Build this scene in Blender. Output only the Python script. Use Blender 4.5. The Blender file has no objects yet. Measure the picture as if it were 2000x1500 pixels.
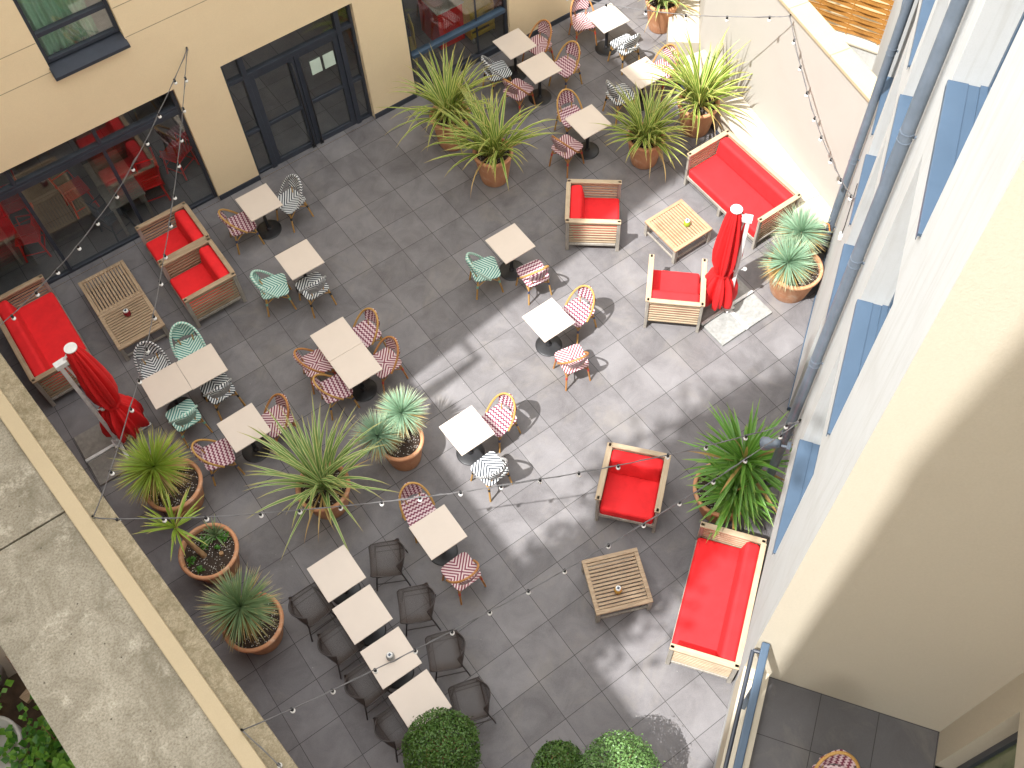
import bpy, bmesh, math, random
from mathutils import Vector, Matrix
random.seed(7)
PI=math.pi
sc=bpy.context.scene
COL=sc.collection
cos,sin,rad=math.cos,math.sin,math.radians

# ------------------------------------------------------------------ materials
def nm(name):
    m=bpy.data.materials.new(name); m.use_nodes=True
    nt=m.node_tree; b=nt.nodes['Principled BSDF']
    return m,nt,b
def N(nt,t,**k):
    n=nt.nodes.new(t)
    for a,v in k.items(): setattr(n,a,v)
    return n
def L(nt,a,b): nt.links.new(a,b)
def math_(nt,op,a,b=None,c=None):
    n=N(nt,'ShaderNodeMath',operation=op)
    for i,v in enumerate((a,b,c)):
        if v is None: continue
        if isinstance(v,(int,float)): n.inputs[i].default_value=v
        else: L(nt,v,n.inputs[i])
    return n.outputs[0]
def mixc(nt,f,a,b):
    n=N(nt,'ShaderNodeMix',data_type='RGBA')
    for i,v in ((0,f),(6,a),(7,b)):
        if isinstance(v,(int,float)): n.inputs[i].default_value=v
        elif isinstance(v,tuple): n.inputs[i].default_value=(v[0],v[1],v[2],1)
        else: L(nt,v,n.inputs[i])
    return n.outputs[2]
def noise(nt,scale,detail=4,rough=.6,vec=None,dist=0):
    n=N(nt,'ShaderNodeTexNoise'); n.inputs['Scale'].default_value=scale; n.inputs['Detail'].default_value=detail
    n.inputs['Roughness'].default_value=rough; n.inputs['Distortion'].default_value=dist
    if vec is not None: L(nt,vec,n.inputs['Vector'])
    return n.outputs['Fac']
def ramp(nt,f,p0,p1):
    n=N(nt,'ShaderNodeMapRange'); L(nt,f,n.inputs[0]); n.inputs[1].default_value=p0; n.inputs[2].default_value=p1; n.clamp=True
    return n.outputs[0]
def coords(nt,kind='Object'):
    return N(nt,'ShaderNodeTexCoord').outputs[kind]
def mapping(nt,vec,scale=(1,1,1),rot=(0,0,0)):
    n=N(nt,'ShaderNodeMapping'); L(nt,vec,n.inputs[0]); n.inputs['Scale'].default_value=scale; n.inputs['Rotation'].default_value=rot
    return n.outputs[0]
def bump(nt,b,h,strength=.2,dist=.01):
    n=N(nt,'ShaderNodeBump'); n.inputs['Strength'].default_value=strength; n.inputs['Distance'].default_value=dist
    L(nt,h,n.inputs['Height']); L(nt,n.outputs[0],b.inputs['Normal'])
def plain(name,c,rough=.5,metal=0,var=.12,scale=9,bs=0,c2=None,bscale=None):
    m,nt,b=nm(name); v=coords(nt)
    f=noise(nt,scale,5,.6,v)
    d=c2 if c2 else tuple(x*(1-var*2) for x in c)
    L(nt,mixc(nt,ramp(nt,f,.3,.7),d,c),b.inputs['Base Color'])
    b.inputs['Roughness'].default_value=rough; b.inputs['Metallic'].default_value=metal
    if bs: bump(nt,b,noise(nt,bscale or scale*8,4,.6,v),bs)
    return m
def sep(nt,vec):
    n=N(nt,'ShaderNodeSeparateXYZ'); L(nt,vec,n.inputs[0]); return n.outputs
def tile_mat(name,c0,c1,size=.6,world=True):
    m,nt,b=nm(name); v=coords(nt,'Object'); s=sep(nt,v)
    def ln(o):
        a=math_(nt,'DIVIDE',o,size); fr=math_(nt,'FRACT',a)
        d=math_(nt,'MINIMUM',fr,math_(nt,'SUBTRACT',1,fr))
        return math_(nt,'FLOOR',a),d
    fx,dx=ln(s[0]); fy,dy=ln(s[1])
    d=math_(nt,'MINIMUM',dx,dy)
    g=math_(nt,'LESS_THAN',d,.0062)
    cb=N(nt,'ShaderNodeCombineXYZ'); L(nt,fx,cb.inputs[0]); L(nt,fy,cb.inputs[1])
    wn=N(nt,'ShaderNodeTexWhiteNoise',noise_dimensions='3D'); L(nt,cb.outputs[0],wn.inputs['Vector'])
    big=noise(nt,2.3,5,.65,v,.6); fine=noise(nt,70,3,.7,v)
    t=math_(nt,'ADD',math_(nt,'MULTIPLY',ramp(nt,big,.25,.75),.55),math_(nt,'MULTIPLY',wn.outputs[0],.3))
    t=math_(nt,'ADD',t,math_(nt,'MULTIPLY',math_(nt,'SUBTRACT',fine,.5),.55))
    col=mixc(nt,t,c0,c1)
    st=noise(nt,.9,6,.7,v,1.2)
    col=mixc(nt,math_(nt,'MULTIPLY',ramp(nt,st,.52,.72),.35),col,(.24,.215,.18))
    # dried water marks and specks
    sp=N(nt,'ShaderNodeTexVoronoi'); sp.inputs['Scale'].default_value=3.1; L(nt,v,sp.inputs['Vector'])
    col=mixc(nt,math_(nt,'MULTIPLY',math_(nt,'LESS_THAN',sp.outputs['Distance'],.018),.5),col,(.5,.48,.45))
    col=mixc(nt,g,col,(.035,.032,.03))
    L(nt,col,b.inputs['Base Color'])
    b.inputs['Specular IOR Level'].default_value=.35
    L(nt,math_(nt,'ADD',.5,math_(nt,'MULTIPLY',big,.25)),b.inputs['Roughness'])
    h=math_(nt,'SUBTRACT',math_(nt,'MULTIPLY',fine,.4),math_(nt,'MULTIPLY',g,1.5))
    bump(nt,b,h,.25,.004)
    return m
def plaster(name,c,dirt=(.3,.27,.22),amount=.25,grain=140,bs=.35,streak=False):
    m,nt,b=nm(name); v=coords(nt)
    f=noise(nt,1.3,6,.65,v,.5); g=noise(nt,grain,3,.6,v)
    col=mixc(nt,math_(nt,'MULTIPLY',ramp(nt,f,.45,.8),amount),c,dirt)
    if streak:
        sv=mapping(nt,v,(9,9,.35)); s=noise(nt,1.6,5,.7,sv)
        col=mixc(nt,math_(nt,'MULTIPLY',ramp(nt,s,.5,.78),amount*1.5),col,dirt)
    col=mixc(nt,math_(nt,'MULTIPLY',ramp(nt,g,.3,.75),.18),col,tuple(x*.6 for x in c))
    L(nt,col,b.inputs['Base Color']); b.inputs['Roughness'].default_value=.9
    bump(nt,b,math_(nt,'ADD',g,math_(nt,'MULTIPLY',noise(nt,14,4,.6,v),.8)),bs*.6,.005)
    return m
def wood(name,c0,c1,scale=1,axis=0):
    m,nt,b=nm(name); v=coords(nt)
    sc_=[14,14,14]; sc_[axis]=1.1
    f=noise(nt,3*scale,6,.7,mapping(nt,v,tuple(sc_)),.6); k=noise(nt,2.2,3,.6,v)
    info=N(nt,'ShaderNodeObjectInfo')
    col=mixc(nt,ramp(nt,f,.3,.7),c0,c1)
    col=mixc(nt,math_(nt,'MULTIPLY',ramp(nt,k,.5,.75),.5),col,tuple(x*.5 for x in c0))
    L(nt,col,b.inputs['Base Color']); b.inputs['Roughness'].default_value=.65
    bump(nt,b,f,.25,.003)
    return m
def uvpattern(name,kind,ca,cb,n=11):
    m,nt,b=nm(name); s=sep(nt,coords(nt,'UV'))
    u=math_(nt,'SUBTRACT',s[0],.5); w=math_(nt,'SUBTRACT',s[1],.5)
    au=math_(nt,'ABSOLUTE',u); aw=math_(nt,'ABSOLUTE',w)
    if kind=='check':   # stepped wavy bands
        st=math_(nt,'GREATER_THAN',math_(nt,'FRACT',math_(nt,'MULTIPLY',w,n*.9)),.5)
        e=math_(nt,'FRACT',math_(nt,'ADD',math_(nt,'MULTIPLY',u,n*.78),math_(nt,'MULTIPLY',st,.24)))
    elif kind=='cross':
        e=math_(nt,'FRACT',math_(nt,'ADD',math_(nt,'MULTIPLY',math_(nt,'SUBTRACT',au,aw),n),.27))
    elif kind=='vee':
        e=math_(nt,'FRACT',math_(nt,'MULTIPLY',math_(nt,'ADD',u,aw),n))
    else:               # wrapped tube
        e=math_(nt,'FRACT',math_(nt,'ADD',math_(nt,'MULTIPLY',s[1],n),s[0]))
    f=math_(nt,'LESS_THAN',e,.5)
    col=mixc(nt,f,ca,cb)
    fine=noise(nt,60,2,.6,coords(nt))
    col=mixc(nt,math_(nt,'MULTIPLY',ramp(nt,fine,.3,.7),.15),col,tuple(x*.5 for x in cb))
    L(nt,col,b.inputs['Base Color']); b.inputs['Roughness'].default_value=.5
    wv=math_(nt,'SINE',math_(nt,'MULTIPLY',s[0],200)); wv2=math_(nt,'SINE',math_(nt,'MULTIPLY',s[1],200))
    bump(nt,b,math_(nt,'MULTIPLY',wv,wv2),.35,.003)
    return m
def blade_mat(name,edge,mid,tip,var=.25,stripe=True,rim=.3):
    m,nt,b=nm(name); s=sep(nt,coords(nt,'UV'))
    a=math_(nt,'ABSOLUTE',math_(nt,'SUBTRACT',s[0],.5))
    if stripe:
        f=ramp(nt,a,rim-.08,rim+.06)
        col=mixc(nt,f,mid,edge)
    else: col=mixc(nt,ramp(nt,a,.0,.5),mid,edge)
    v=coords(nt); f2=noise(nt,5,2,.5,v)
    col=mixc(nt,math_(nt,'MULTIPLY',ramp(nt,f2,.35,.7),var),col,tuple(x*.45 for x in mid))
    col=mixc(nt,ramp(nt,s[1],.78,1.0),col,tip)
    L(nt,col,b.inputs['Base Color']); b.inputs['Roughness'].default_value=.42
    b.inputs['Subsurface Weight'].default_value=0
    tr=N(nt,'ShaderNodeBsdfTranslucent'); L(nt,col,tr.inputs[0])
    mx=N(nt,'ShaderNodeMixShader'); mx.inputs[0].default_value=.22
    L(nt,b.outputs[0],mx.inputs[1]); L(nt,tr.outputs[0],mx.inputs[2]); L(nt,mx.outputs[0],nt.nodes['Material Output'].inputs[0])
    return m
def glass_mat(name,tint=(.9,.93,.92),r0=.09,rough=.01):
    m,nt,b=nm(name); nt.nodes.remove(b)
    ge=N(nt,'ShaderNodeNewGeometry'); dp=N(nt,'ShaderNodeVectorMath',operation='DOT_PRODUCT'); L(nt,ge.outputs['Incoming'],dp.inputs[0]); L(nt,ge.outputs['Normal'],dp.inputs[1])
    c=math_(nt,'SUBTRACT',1,math_(nt,'ABSOLUTE',dp.outputs['Value']))
    fr=math_(nt,'ADD',r0,math_(nt,'MULTIPLY',math_(nt,'POWER',c,5),1-r0))
    t=N(nt,'ShaderNodeBsdfTransparent'); t.inputs[0].default_value=(*tint,1)
    g=N(nt,'ShaderNodeBsdfGlossy'); g.inputs['Roughness'].default_value=rough
    x=N(nt,'ShaderNodeMixShader'); L(nt,fr,x.inputs[0]); L(nt,t.outputs[0],x.inputs[1]); L(nt,g.outputs[0],x.inputs[2])
    L(nt,x.outputs[0],nt.nodes['Material Output'].inputs[0])
    return m
def mesh_mat(name,c,op=.72):
    m,nt,b=nm(name); b.inputs['Base Color'].default_value=(*c,1); b.inputs['Roughness'].default_value=.45
    t=N(nt,'ShaderNodeBsdfTransparent'); x=N(nt,'ShaderNodeMixShader')
    s=sep(nt,coords(nt,'UV'))
    a=math_(nt,'GREATER_THAN',math_(nt,'SINE',math_(nt,'MULTIPLY',s[0],800)),-.08)
    a2=math_(nt,'GREATER_THAN',math_(nt,'SINE',math_(nt,'MULTIPLY',s[1],800)),-.08)
    L(nt,math_(nt,'SUBTRACT',1,math_(nt,'MULTIPLY',math_(nt,'MULTIPLY',a,a2),1.0)),x.inputs[0])
    L(nt,t.outputs[0],x.inputs[1]); L(nt,b.outputs[0],x.inputs[2]); L(nt,x.outputs[0],nt.nodes['Material Output'].inputs[0])
    return m
def soil_mat():
    m,nt,b=nm('soil'); v=coords(nt)
    vo=N(nt,'ShaderNodeTexVoronoi'); vo.inputs['Scale'].default_value=55; L(nt,v,vo.inputs['Vector'])
    wn=sep(nt,vo.outputs['Color'])
    f=math_(nt,'MULTIPLY',math_(nt,'GREATER_THAN',wn[0],.72),math_(nt,'LESS_THAN',vo.outputs['Distance'],.36))
    col=mixc(nt,noise(nt,30,4,.7,v),(.012,.008,.005),(.07,.045,.03))
    col=mixc(nt,f,col,(.55,.52,.48))
    L(nt,col,b.inputs['Base Color']); b.inputs['Roughness'].default_value=.95
    bump(nt,b,noise(nt,45,4,.7,v),.8,.02)
    return m
def terracotta():
    m,nt,b=nm('terracotta'); v=coords(nt); s=sep(nt,v)
    f=noise(nt,4,6,.7,mapping(nt,v,(1,1,.5)),.8); g=noise(nt,1.7,5,.7,v,1)
    col=mixc(nt,ramp(nt,f,.3,.7),(.50,.22,.105),(.62,.32,.17))
    oi=N(nt,'ShaderNodeObjectInfo'); col=mixc(nt,math_(nt,'MULTIPLY',ramp(nt,g,.5,.68),math_(nt,'ADD',.45,math_(nt,'MULTIPLY',oi.outputs['Random'],.5))),col,(.64,.50,.38))
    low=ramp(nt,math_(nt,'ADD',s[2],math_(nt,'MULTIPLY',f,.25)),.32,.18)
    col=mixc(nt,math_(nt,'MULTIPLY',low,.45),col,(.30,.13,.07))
    L(nt,col,b.inputs['Base Color']); b.inputs['Roughness'].default_value=.85
    bump(nt,b,math_(nt,'ADD',f,math_(nt,'MULTIPLY',math_(nt,'SINE',math_(nt,'MULTIPLY',s[2],170)),.15)),.25,.006)
    return m

M={}
M['tile']=tile_mat('grey_stone_tile',(.092,.084,.086),(.238,.227,.229))
M['roomtile']=tile_mat('room_stone_tile',(.098,.092,.097),(.222,.214,.219))
M['ttile']=tile_mat('dark_stone_tile',(.085,.08,.082),(.135,.13,.135))
M['earth']=plain('earth',(.14,.09,.055),.95,0,.3,3,.6,(.05,.03,.02))
M['beige']=plaster('beige_plaster',(.80,.645,.415),(.68,.53,.33),.3,90,.3)
M['white']=plaster('white_plaster',(.46,.467,.46),(.335,.32,.29),.42,110,.3,True)
M['whiterough']=plaster('rough_cream_plaster',(.475,.425,.335),(.42,.37,.28),.2,55,.55)
M['gwall']=plaster('pale_render',(.43,.405,.365),(.37,.34,.30),.35,120,.35)
M['cream']=plaster('cream_stone',(.50,.45,.36),(.55,.47,.34),.25,80,.2)
M['coping']=plaster('sand_coping',(.46,.37,.235),(.37,.30,.19),.25,80,.25)
M['moss']=None
def moss():
    m,nt,b=nm('weathered_render'); v=coords(nt)
    f=noise(nt,6.0,8,.75,v,1.2); g=noise(nt,55,4,.75,v); h=noise(nt,1.6,5,.7,mapping(nt,v,(3,3,.6)),.5)
    col=mixc(nt,ramp(nt,f,.3,.68),(.19,.15,.085),(.43,.365,.255))
    col=mixc(nt,math_(nt,'MULTIPLY',ramp(nt,h,.5,.7),.5),col,(.13,.115,.06))
    col=mixc(nt,math_(nt,'MULTIPLY',ramp(nt,g,.4,.65),.55),col,(.12,.095,.05))
    L(nt,col,b.inputs['Base Color']); b.inputs['Roughness'].default_value=.95; bump(nt,b,g,.5,.01); return m
M['moss']=moss()
def roofm():
    m,nt,b=nm('weathered_concrete'); v=coords(nt)
    f=noise(nt,1.5,7,.72,v,.8); g=noise(nt,42,4,.7,v); k=noise(nt,2.6,7,.72,v,.4)
    col=mixc(nt,ramp(nt,f,.3,.66),(.185,.163,.118),(.41,.372,.295))
    col=mixc(nt,math_(nt,'MULTIPLY',ramp(nt,k,.55,.68),.6),col,(.58,.53,.43))
    col=mixc(nt,math_(nt,'MULTIPLY',ramp(nt,g,.42,.66),.6),col,(.135,.11,.065))
    vo=N(nt,'ShaderNodeTexVoronoi'); vo.inputs['Scale'].default_value=7; L(nt,v,vo.inputs['Vector'])
    col=mixc(nt,math_(nt,'LESS_THAN',vo.outputs['Distance'],.07),col,(.10,.085,.06))
    L(nt,col,b.inputs['Base Color']); b.inputs['Roughness'].default_value=.95; bump(nt,b,math_(nt,'ADD',g,f),.5,.012); return m
M['roof']=roofm()
M['slab']=plain('concrete_slab',(.33,.33,.315),.9,0,.15,14,.5,(.22,.22,.205),90)
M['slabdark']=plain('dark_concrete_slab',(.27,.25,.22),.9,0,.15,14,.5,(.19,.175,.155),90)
M['anth']=plain('anthracite_metal',(.035,.042,.058),.42,.0,.1,6)
M['blue']=plain('blue_sheet_metal',(.055,.09,.138),.45,0,.12,3,0,(.047,.078,.12))
M['pipe']=plain('blue_grey_pipe',(.135,.165,.205),.4,.0,.15,5,0,(.105,.13,.16))
M['steel']=plain('bare_steel',(.45,.46,.47),.3,.9,.1,8)
M['glass']=glass_mat('window_glass',(.95,.97,.96),.15)
M['glass2']=glass_mat('green_window_glass',(.7,.8,.72))
M['darkglass']=plain('dark_window',(.015,.02,.028),.05,0,.1,3)
M['room']=plain('room_wall',(.72,.68,.62),.9)
M['curtain']=plain('green_curtain',(.36,.60,.42),.85,0,.1,5)
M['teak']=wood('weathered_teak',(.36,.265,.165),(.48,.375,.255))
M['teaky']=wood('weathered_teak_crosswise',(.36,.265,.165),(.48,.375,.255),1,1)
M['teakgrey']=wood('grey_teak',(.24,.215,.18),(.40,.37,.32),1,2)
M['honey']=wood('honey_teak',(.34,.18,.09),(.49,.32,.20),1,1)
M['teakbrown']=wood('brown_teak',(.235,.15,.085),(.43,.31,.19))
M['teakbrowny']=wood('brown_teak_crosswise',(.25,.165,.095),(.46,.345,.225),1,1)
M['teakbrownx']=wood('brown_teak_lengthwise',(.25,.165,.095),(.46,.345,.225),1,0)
M['fence']=wood('orange_fence_wood',(.30,.12,.018),(.46,.225,.05))
M['red']=plain('red_fabric',(.78,.013,.017),.8,0,.05,6,.15,(.66,.009,.012),160)
M['red'].node_tree.nodes['Principled BSDF'].inputs['Sheen Weight'].default_value=0
M['redcanvas']=plain('red_canvas',(.72,.012,.014),.7,0,.06,5,.1,(.60,.008,.010),120)
M['redpaint']=plain('red_paint',(.85,.015,.015),.35,0,.08,6)
M['bluepaint']=plain('slate_paint',(.035,.05,.07),.4)
M['whitemetal']=plain('white_painted_metal',(.78,.78,.76),.35)
M['table']=plain('beige_laminate',(.60,.515,.435),.42,0,.03,3)
M['tableedge']=plain('beige_laminate_edge',(.42,.36,.30),.5)
M['black']=plain('black_cast_iron',(.022,.022,.024),.4)
M['blackrub']=plain('black_rubber',(.01,.01,.011),.6)
M['cable']=plain('grey_cable',(.13,.125,.125),.4)
M['bulb']=plain('opal_glass',(.86,.85,.82),.15)
M['rattan']=wood('golden_rattan',(.36,.185,.045),(.56,.33,.10),2)
M['rattanred']=wood('reddish_rattan',(.34,.135,.035),(.50,.24,.075),2)
M['bindblue']=plain('navy_binding',(.045,.06,.14),.5)
M['bindred']=plain('red_binding',(.50,.05,.035),.5)
M['bindblack']=plain('black_binding',(.02,.02,.022),.5)
M['bindgreen']=plain('mint_binding',(.20,.45,.36),.5)
WH=(.80,.755,.73)
M['w_check']=uvpattern('burgundy_check_weave','check',(.68,.53,.54),(.17,.016,.05),9.5)
M['w_cross']=uvpattern('crimson_cross_weave','cross',(.70,.56,.54),(.20,.024,.052),8)
M['w_black']=uvpattern('black_white_weave','vee',(.70,.72,.70),(.012,.017,.032),8)
M['w_green']=uvpattern('mint_weave','vee',(.60,.74,.64),(.06,.25,.215),8)
M['t_black']=uvpattern('black_white_wrap','wrap',(.72,.72,.70),(.02,.022,.03),22)
M['t_green']=uvpattern('mint_wrap','wrap',(.66,.76,.66),(.22,.50,.40),22)
M['chairmesh']=mesh_mat('brown_wire_mesh',(.034,.023,.019))
M['chairmetal']=plain('brown_metal',(.04,.03,.027),.4)
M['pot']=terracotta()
M['soil']=soil_mat()
M['flax']=blade_mat('variegated_flax',(.66,.64,.19),(.15,.25,.035),(.45,.33,.10),.22,True,.33)
M['flaxpale']=blade_mat('pale_variegated_flax',(.70,.69,.30),(.17,.29,.075),(.45,.34,.12),.22,True,.36)
M['dry']=blade_mat('dry_leaf',(.47,.33,.12),(.44,.28,.09),(.30,.18,.07),.2,False)
M['yuccablue']=blade_mat('blue_green_yucca',(.37,.51,.34),(.20,.37,.24),(.62,.58,.34),.2,False)
M['yuccagrn']=blade_mat('green_yucca',(.45,.52,.08),(.17,.33,.03),(.72,.56,.16),.25,False)
M['yuccadark']=blade_mat('dark_green_yucca',(.28,.37,.16),(.13,.235,.11),(.66,.52,.24),.25,False)
M['drac']=blade_mat('green_dracaena',(.19,.38,.06),(.085,.23,.03),(.26,.36,.07),.2,False)
M['bark']=plain('pale_bark',(.40,.25,.12),.9,0,.25,12,.6,(.25,.14,.07))
M['bux']=blade_mat('box_leaf',(.135,.24,.045),(.055,.13,.022),(.16,.27,.06),.3,False)
M['buxsunlit']=blade_mat('sunlit_box_leaf',(.22,.36,.12),(.12,.245,.065),(.27,.38,.15),.3,False)  # brighter copy of the box leaf, sunlight put into its colour
M['leaf']=blade_mat('garden_leaf',(.115,.30,.03),(.045,.175,.018),(.10,.25,.03),.3,False)
M['leaf2']=blade_mat('bright_garden_leaf',(.25,.46,.055),(.13,.33,.03),(.2,.4,.05),.3,False)
M['treeleaf']=blade_mat('poplar_leaf',(.10,.2,.04),(.06,.14,.025),(.1,.2,.04),.3,False)
M['brick']=None
def brickm():
    m,nt,b=nm('dark_red_brick'); t=N(nt,'ShaderNodeTexBrick'); L(nt,mapping(nt,coords(nt),(1,1,1)),t.inputs[0])
    t.inputs['Color1'].default_value=(.20,.045,.025,1); t.inputs['Color2'].default_value=(.27,.08,.045,1); t.inputs['Mortar'].default_value=(.10,.06,.045,1)
    t.inputs['Scale'].default_value=9; t.inputs['Mortar Size'].default_value=.03
    L(nt,t.outputs[0],b.inputs['Base Color']); b.inputs['Roughness'].default_value=.8; return m
M['brick']=brickm()
M['whitepot']=plain('white_glazed_clay',(.62,.60,.56),.5,0,.12,5)
M['yellow']=wood('yellow_painted_wood',(.62,.42,.07),(.75,.55,.14))
M['poster']=plain('pale_green_paper',(.58,.70,.60),.6,0,.05,3)
M['yellowtile']=plain('sand_tile',(.36,.28,.16),.8,0,.1,6)
M['orange']=plain('orange_cord',(.80,.26,.05),.6)
M['greycloth']=plain('grey_cloth',(.10,.10,.115),.85,0,.2,9)
M['candlegreen']=plain('green_glass',(.30,.40,.03),.15)
M['candlered']=plain('dark_red_glass',(.22,.012,.02),.15)
M['candlegold']=plain('amber_glass',(.50,.27,.05),.15)
M['candleclear']=plain('smoky_glass',(.32,.33,.32),.15)
M['bldg']=plaster('far_render',(.60,.52,.42),(.45,.38,.3),.2,40,.2)
M['solar']=plain('solar_cell',(.03,.05,.09),.2)

# ------------------------------------------------------------------ mesh builder
class MB:
    def __init__(s): s.v=[]; s.f=[]; s.uv=[]; s.mi=[]; s.sm=[]
    def face(s,ids,uv=None,mi=0,smooth=False):
        s.f.append(ids); s.uv.append(uv or [(0,0)]*len(ids)); s.mi.append(mi); s.sm.append(smooth)
    def add(s,pts):
        i=len(s.v); s.v.extend(tuple(p) for p in pts); return list(range(i,i+len(pts)))
    def quad(s,a,b,c,d,uv=None,mi=0,smooth=False):
        s.face(s.add([a,b,c,d]),uv or [(0,0),(1,0),(1,1),(0,1)],mi,smooth)
    def box(s,c,d,rz=0,mi=0,M4=None):
        x,y,z=d[0]/2,d[1]/2,d[2]/2
        P=[(-x,-y,-z),(x,-y,-z),(x,y,-z),(-x,y,-z),(-x,-y,z),(x,-y,z),(x,y,z),(-x,y,z)]
        if M4 is not None: P=[tuple(M4@Vector(p)+Vector(c)) for p in P]
        else:
            ca,sa=cos(rz),sin(rz); P=[(c[0]+p[0]*ca-p[1]*sa,c[1]+p[0]*sa+p[1]*ca,c[2]+p[2]) for p in P]
        i=s.add(P)
        for q in ((0,3,2,1),(4,5,6,7),(0,1,5,4),(1,2,6,5),(2,3,7,6),(3,0,4,7)):
            s.face([i[k] for k in q],[(0,0),(1,0),(1,1),(0,1)],mi)
        return s
    def tube(s,pts,r,n=8,mi=0,caps=True):
        pts=[Vector(p) for p in pts]; rr=r if isinstance(r,(list,tuple)) else [r]*len(pts)
        rings=[]; up=None; ln=0; lens=[]
        for k,p in enumerate(pts):
            t=(pts[min(k+1,len(pts)-1)]-pts[max(k-1,0)]); t=t.normalized() if t.length>1e-9 else Vector((0,0,1))
            if k: ln+=(p-pts[k-1]).length
            lens.append(ln)
            if up is None: up=Vector((0,0,1)) if abs(t.z)<.9 else Vector((1,0,0))
            a=up-t*up.dot(t)
            if a.length<1e-6: a=Vector((1,0,0))-t*t.x
            a.normalize(); up=a; b=t.cross(a)
            rings.append(s.add([p+(a*cos(2*PI*j/n)+b*sin(2*PI*j/n))*rr[k] for j in range(n)]))
        for k in range(len(rings)-1):
            for j in range(n):
                q=(j+1)%n
                s.face([rings[k][j],rings[k][q],rings[k+1][q],rings[k+1][j]],[(j/n,lens[k]),((j+1)/n,lens[k]),((j+1)/n,lens[k+1]),(j/n,lens[k+1])],mi,True)
        if caps:
            for rg,rv in ((rings[0],True),(rings[-1],False)):
                q=s.add([s.v[i] for i in rg]); s.face(q[::-1] if rv else q,None,mi)
        return s
    def lathe(s,prof,n=32,c=(0,0,0),mi=0,fn=None,smooth=True):
        rings=[]
        for k,(r,z) in enumerate(prof):
            ring=[]
            for j in range(n):
                a=2*PI*j/n; q=r*(fn(a,k/(len(prof)-1)) if fn else 1)
                ring.append((c[0]+q*cos(a),c[1]+q*sin(a),c[2]+z))
            rings.append(s.add(ring))
        for k in range(len(rings)-1):
            for j in range(n):
                q=(j+1)%n; s.face([rings[k][j],rings[k][q],rings[k+1][q],rings[k+1][j]],[(j/n,k),((j+1)/n,k),((j+1)/n,k+1),(j/n,k+1)],mi,smooth)
        return s
    def disc(s,c,r,n=24,mi=0,up=True,fn=None):
        i=s.add([(c[0]+r*cos(2*PI*j/n),c[1]+r*sin(2*PI*j/n),c[2]) for j in range(n)])
        s.face(i if up else i[::-1],[(.5+.5*cos(2*PI*j/n),.5+.5*sin(2*PI*j/n)) for j in range(n)],mi)
        return s
    def sphere(s,c,r,n=10,m=7,mi=0):
        return s.lathe([(max(1e-4,r*sin(PI*k/m)),-r*cos(PI*k/m)) for k in range(m+1)],n,c,mi)
    def blade(s,base,az,el,ln,w,droop,seg=6,mi=0,fold=.25,curl=0,taper=.85):
        p=Vector(base); step=ln/seg; rows=[]
        side0=Vector((-sin(az),cos(az),0)); e=el; a=az
        for k in range(seg+1):
            t=k/seg
            d=Vector((cos(a)*cos(e),sin(a)*cos(e),sin(e)))
            side=Vector((-sin(a),cos(a),0)); nrm=side.cross(d)*-1
            ww=w*(.55+.45*min(1,t*3))*(1 if t<taper*.55 else max(.02,1-((t-taper*.55)/(1-taper*.55))**1.4))
            rows.append((p-side*ww/2,p-nrm*ww*fold*-1*-1,p+side*ww/2))
            p=p+d*step; e-=droop/seg*(.4+1.2*t); a+=curl/seg
        ids=[s.add(r) for r in rows]
        for k in range(seg):
            t0,t1=k/seg,(k+1)/seg
            s.face([ids[k][0],ids[k][1],ids[k+1][1],ids[k+1][0]],[(0,t0),(.5,t0),(.5,t1),(0,t1)],mi,True)
            s.face([ids[k][1],ids[k][2],ids[k+1][2],ids[k+1][1]],[(.5,t0),(1,t0),(1,t1),(.5,t1)],mi,True)
    def leaf(s,c,n,size,ang,mi=0,asp=.55):
        n=Vector(n).normalized(); t=n.orthogonal().normalized(); b=n.cross(t)
        u=t*cos(ang)+b*sin(ang); w=n.cross(u); c=Vector(c)
        i=s.add([c-u*size*.5,c-u*size*.05+w*size*asp*.5+n*size*.06,c+u*size*.5,c-u*size*.05-w*size*asp*.5+n*size*.06])
        s.face([i[0],i[3],i[2],i[1]],[(.5,0),(1,.5),(.5,.85),(0,.5)],mi)
    def build(s,name,mats,parent=None,bev=0,solid=0,sub=0):
        me=bpy.data.meshes.new(name); me.from_pydata(s.v,[],s.f)
        mats=mats if isinstance(mats,(list,tuple)) else [mats]
        for m in mats: me.materials.append(M[m] if isinstance(m,str) else m)
        uvl=me.uv_layers.new(name='UVMap'); k=0
        data=[0.0]*(2*len(me.loops))
        for p,uv in zip(me.polygons,s.uv):
            for j in range(p.loop_total): data[2*(p.loop_start+j)]=uv[j][0]; data[2*(p.loop_start+j)+1]=uv[j][1]
        uvl.data.foreach_set('uv',data)
        me.polygons.foreach_set('material_index',s.mi); me.polygons.foreach_set('use_smooth',s.sm)
        me.update()
        o=bpy.data.objects.new(name,me); COL.objects.link(o)
        if parent: o.parent=parent
        if bev: 
            b=o.modifiers.new('bevel','BEVEL'); b.width=bev; b.segments=2; b.limit_method='ANGLE'
        if solid:
            b=o.modifiers.new('solid','SOLIDIFY'); b.thickness=solid; b.offset=0
        return o
def tag(o,label,cat,group=None,kind=None):
    if label: o['label']=label
    if cat: o['category']=cat
    if group: o['group']=group
    if kind: o['kind']=kind
    return o
def thing(name,label,cat,loc=(0,0,0),rz=0,group=None):
    o=bpy.data.objects.new(name,None); COL.objects.link(o); o.empty_display_size=.1
    o.location=loc; o.rotation_euler=(0,0,rz); return tag(o,label,cat,group)
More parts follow.
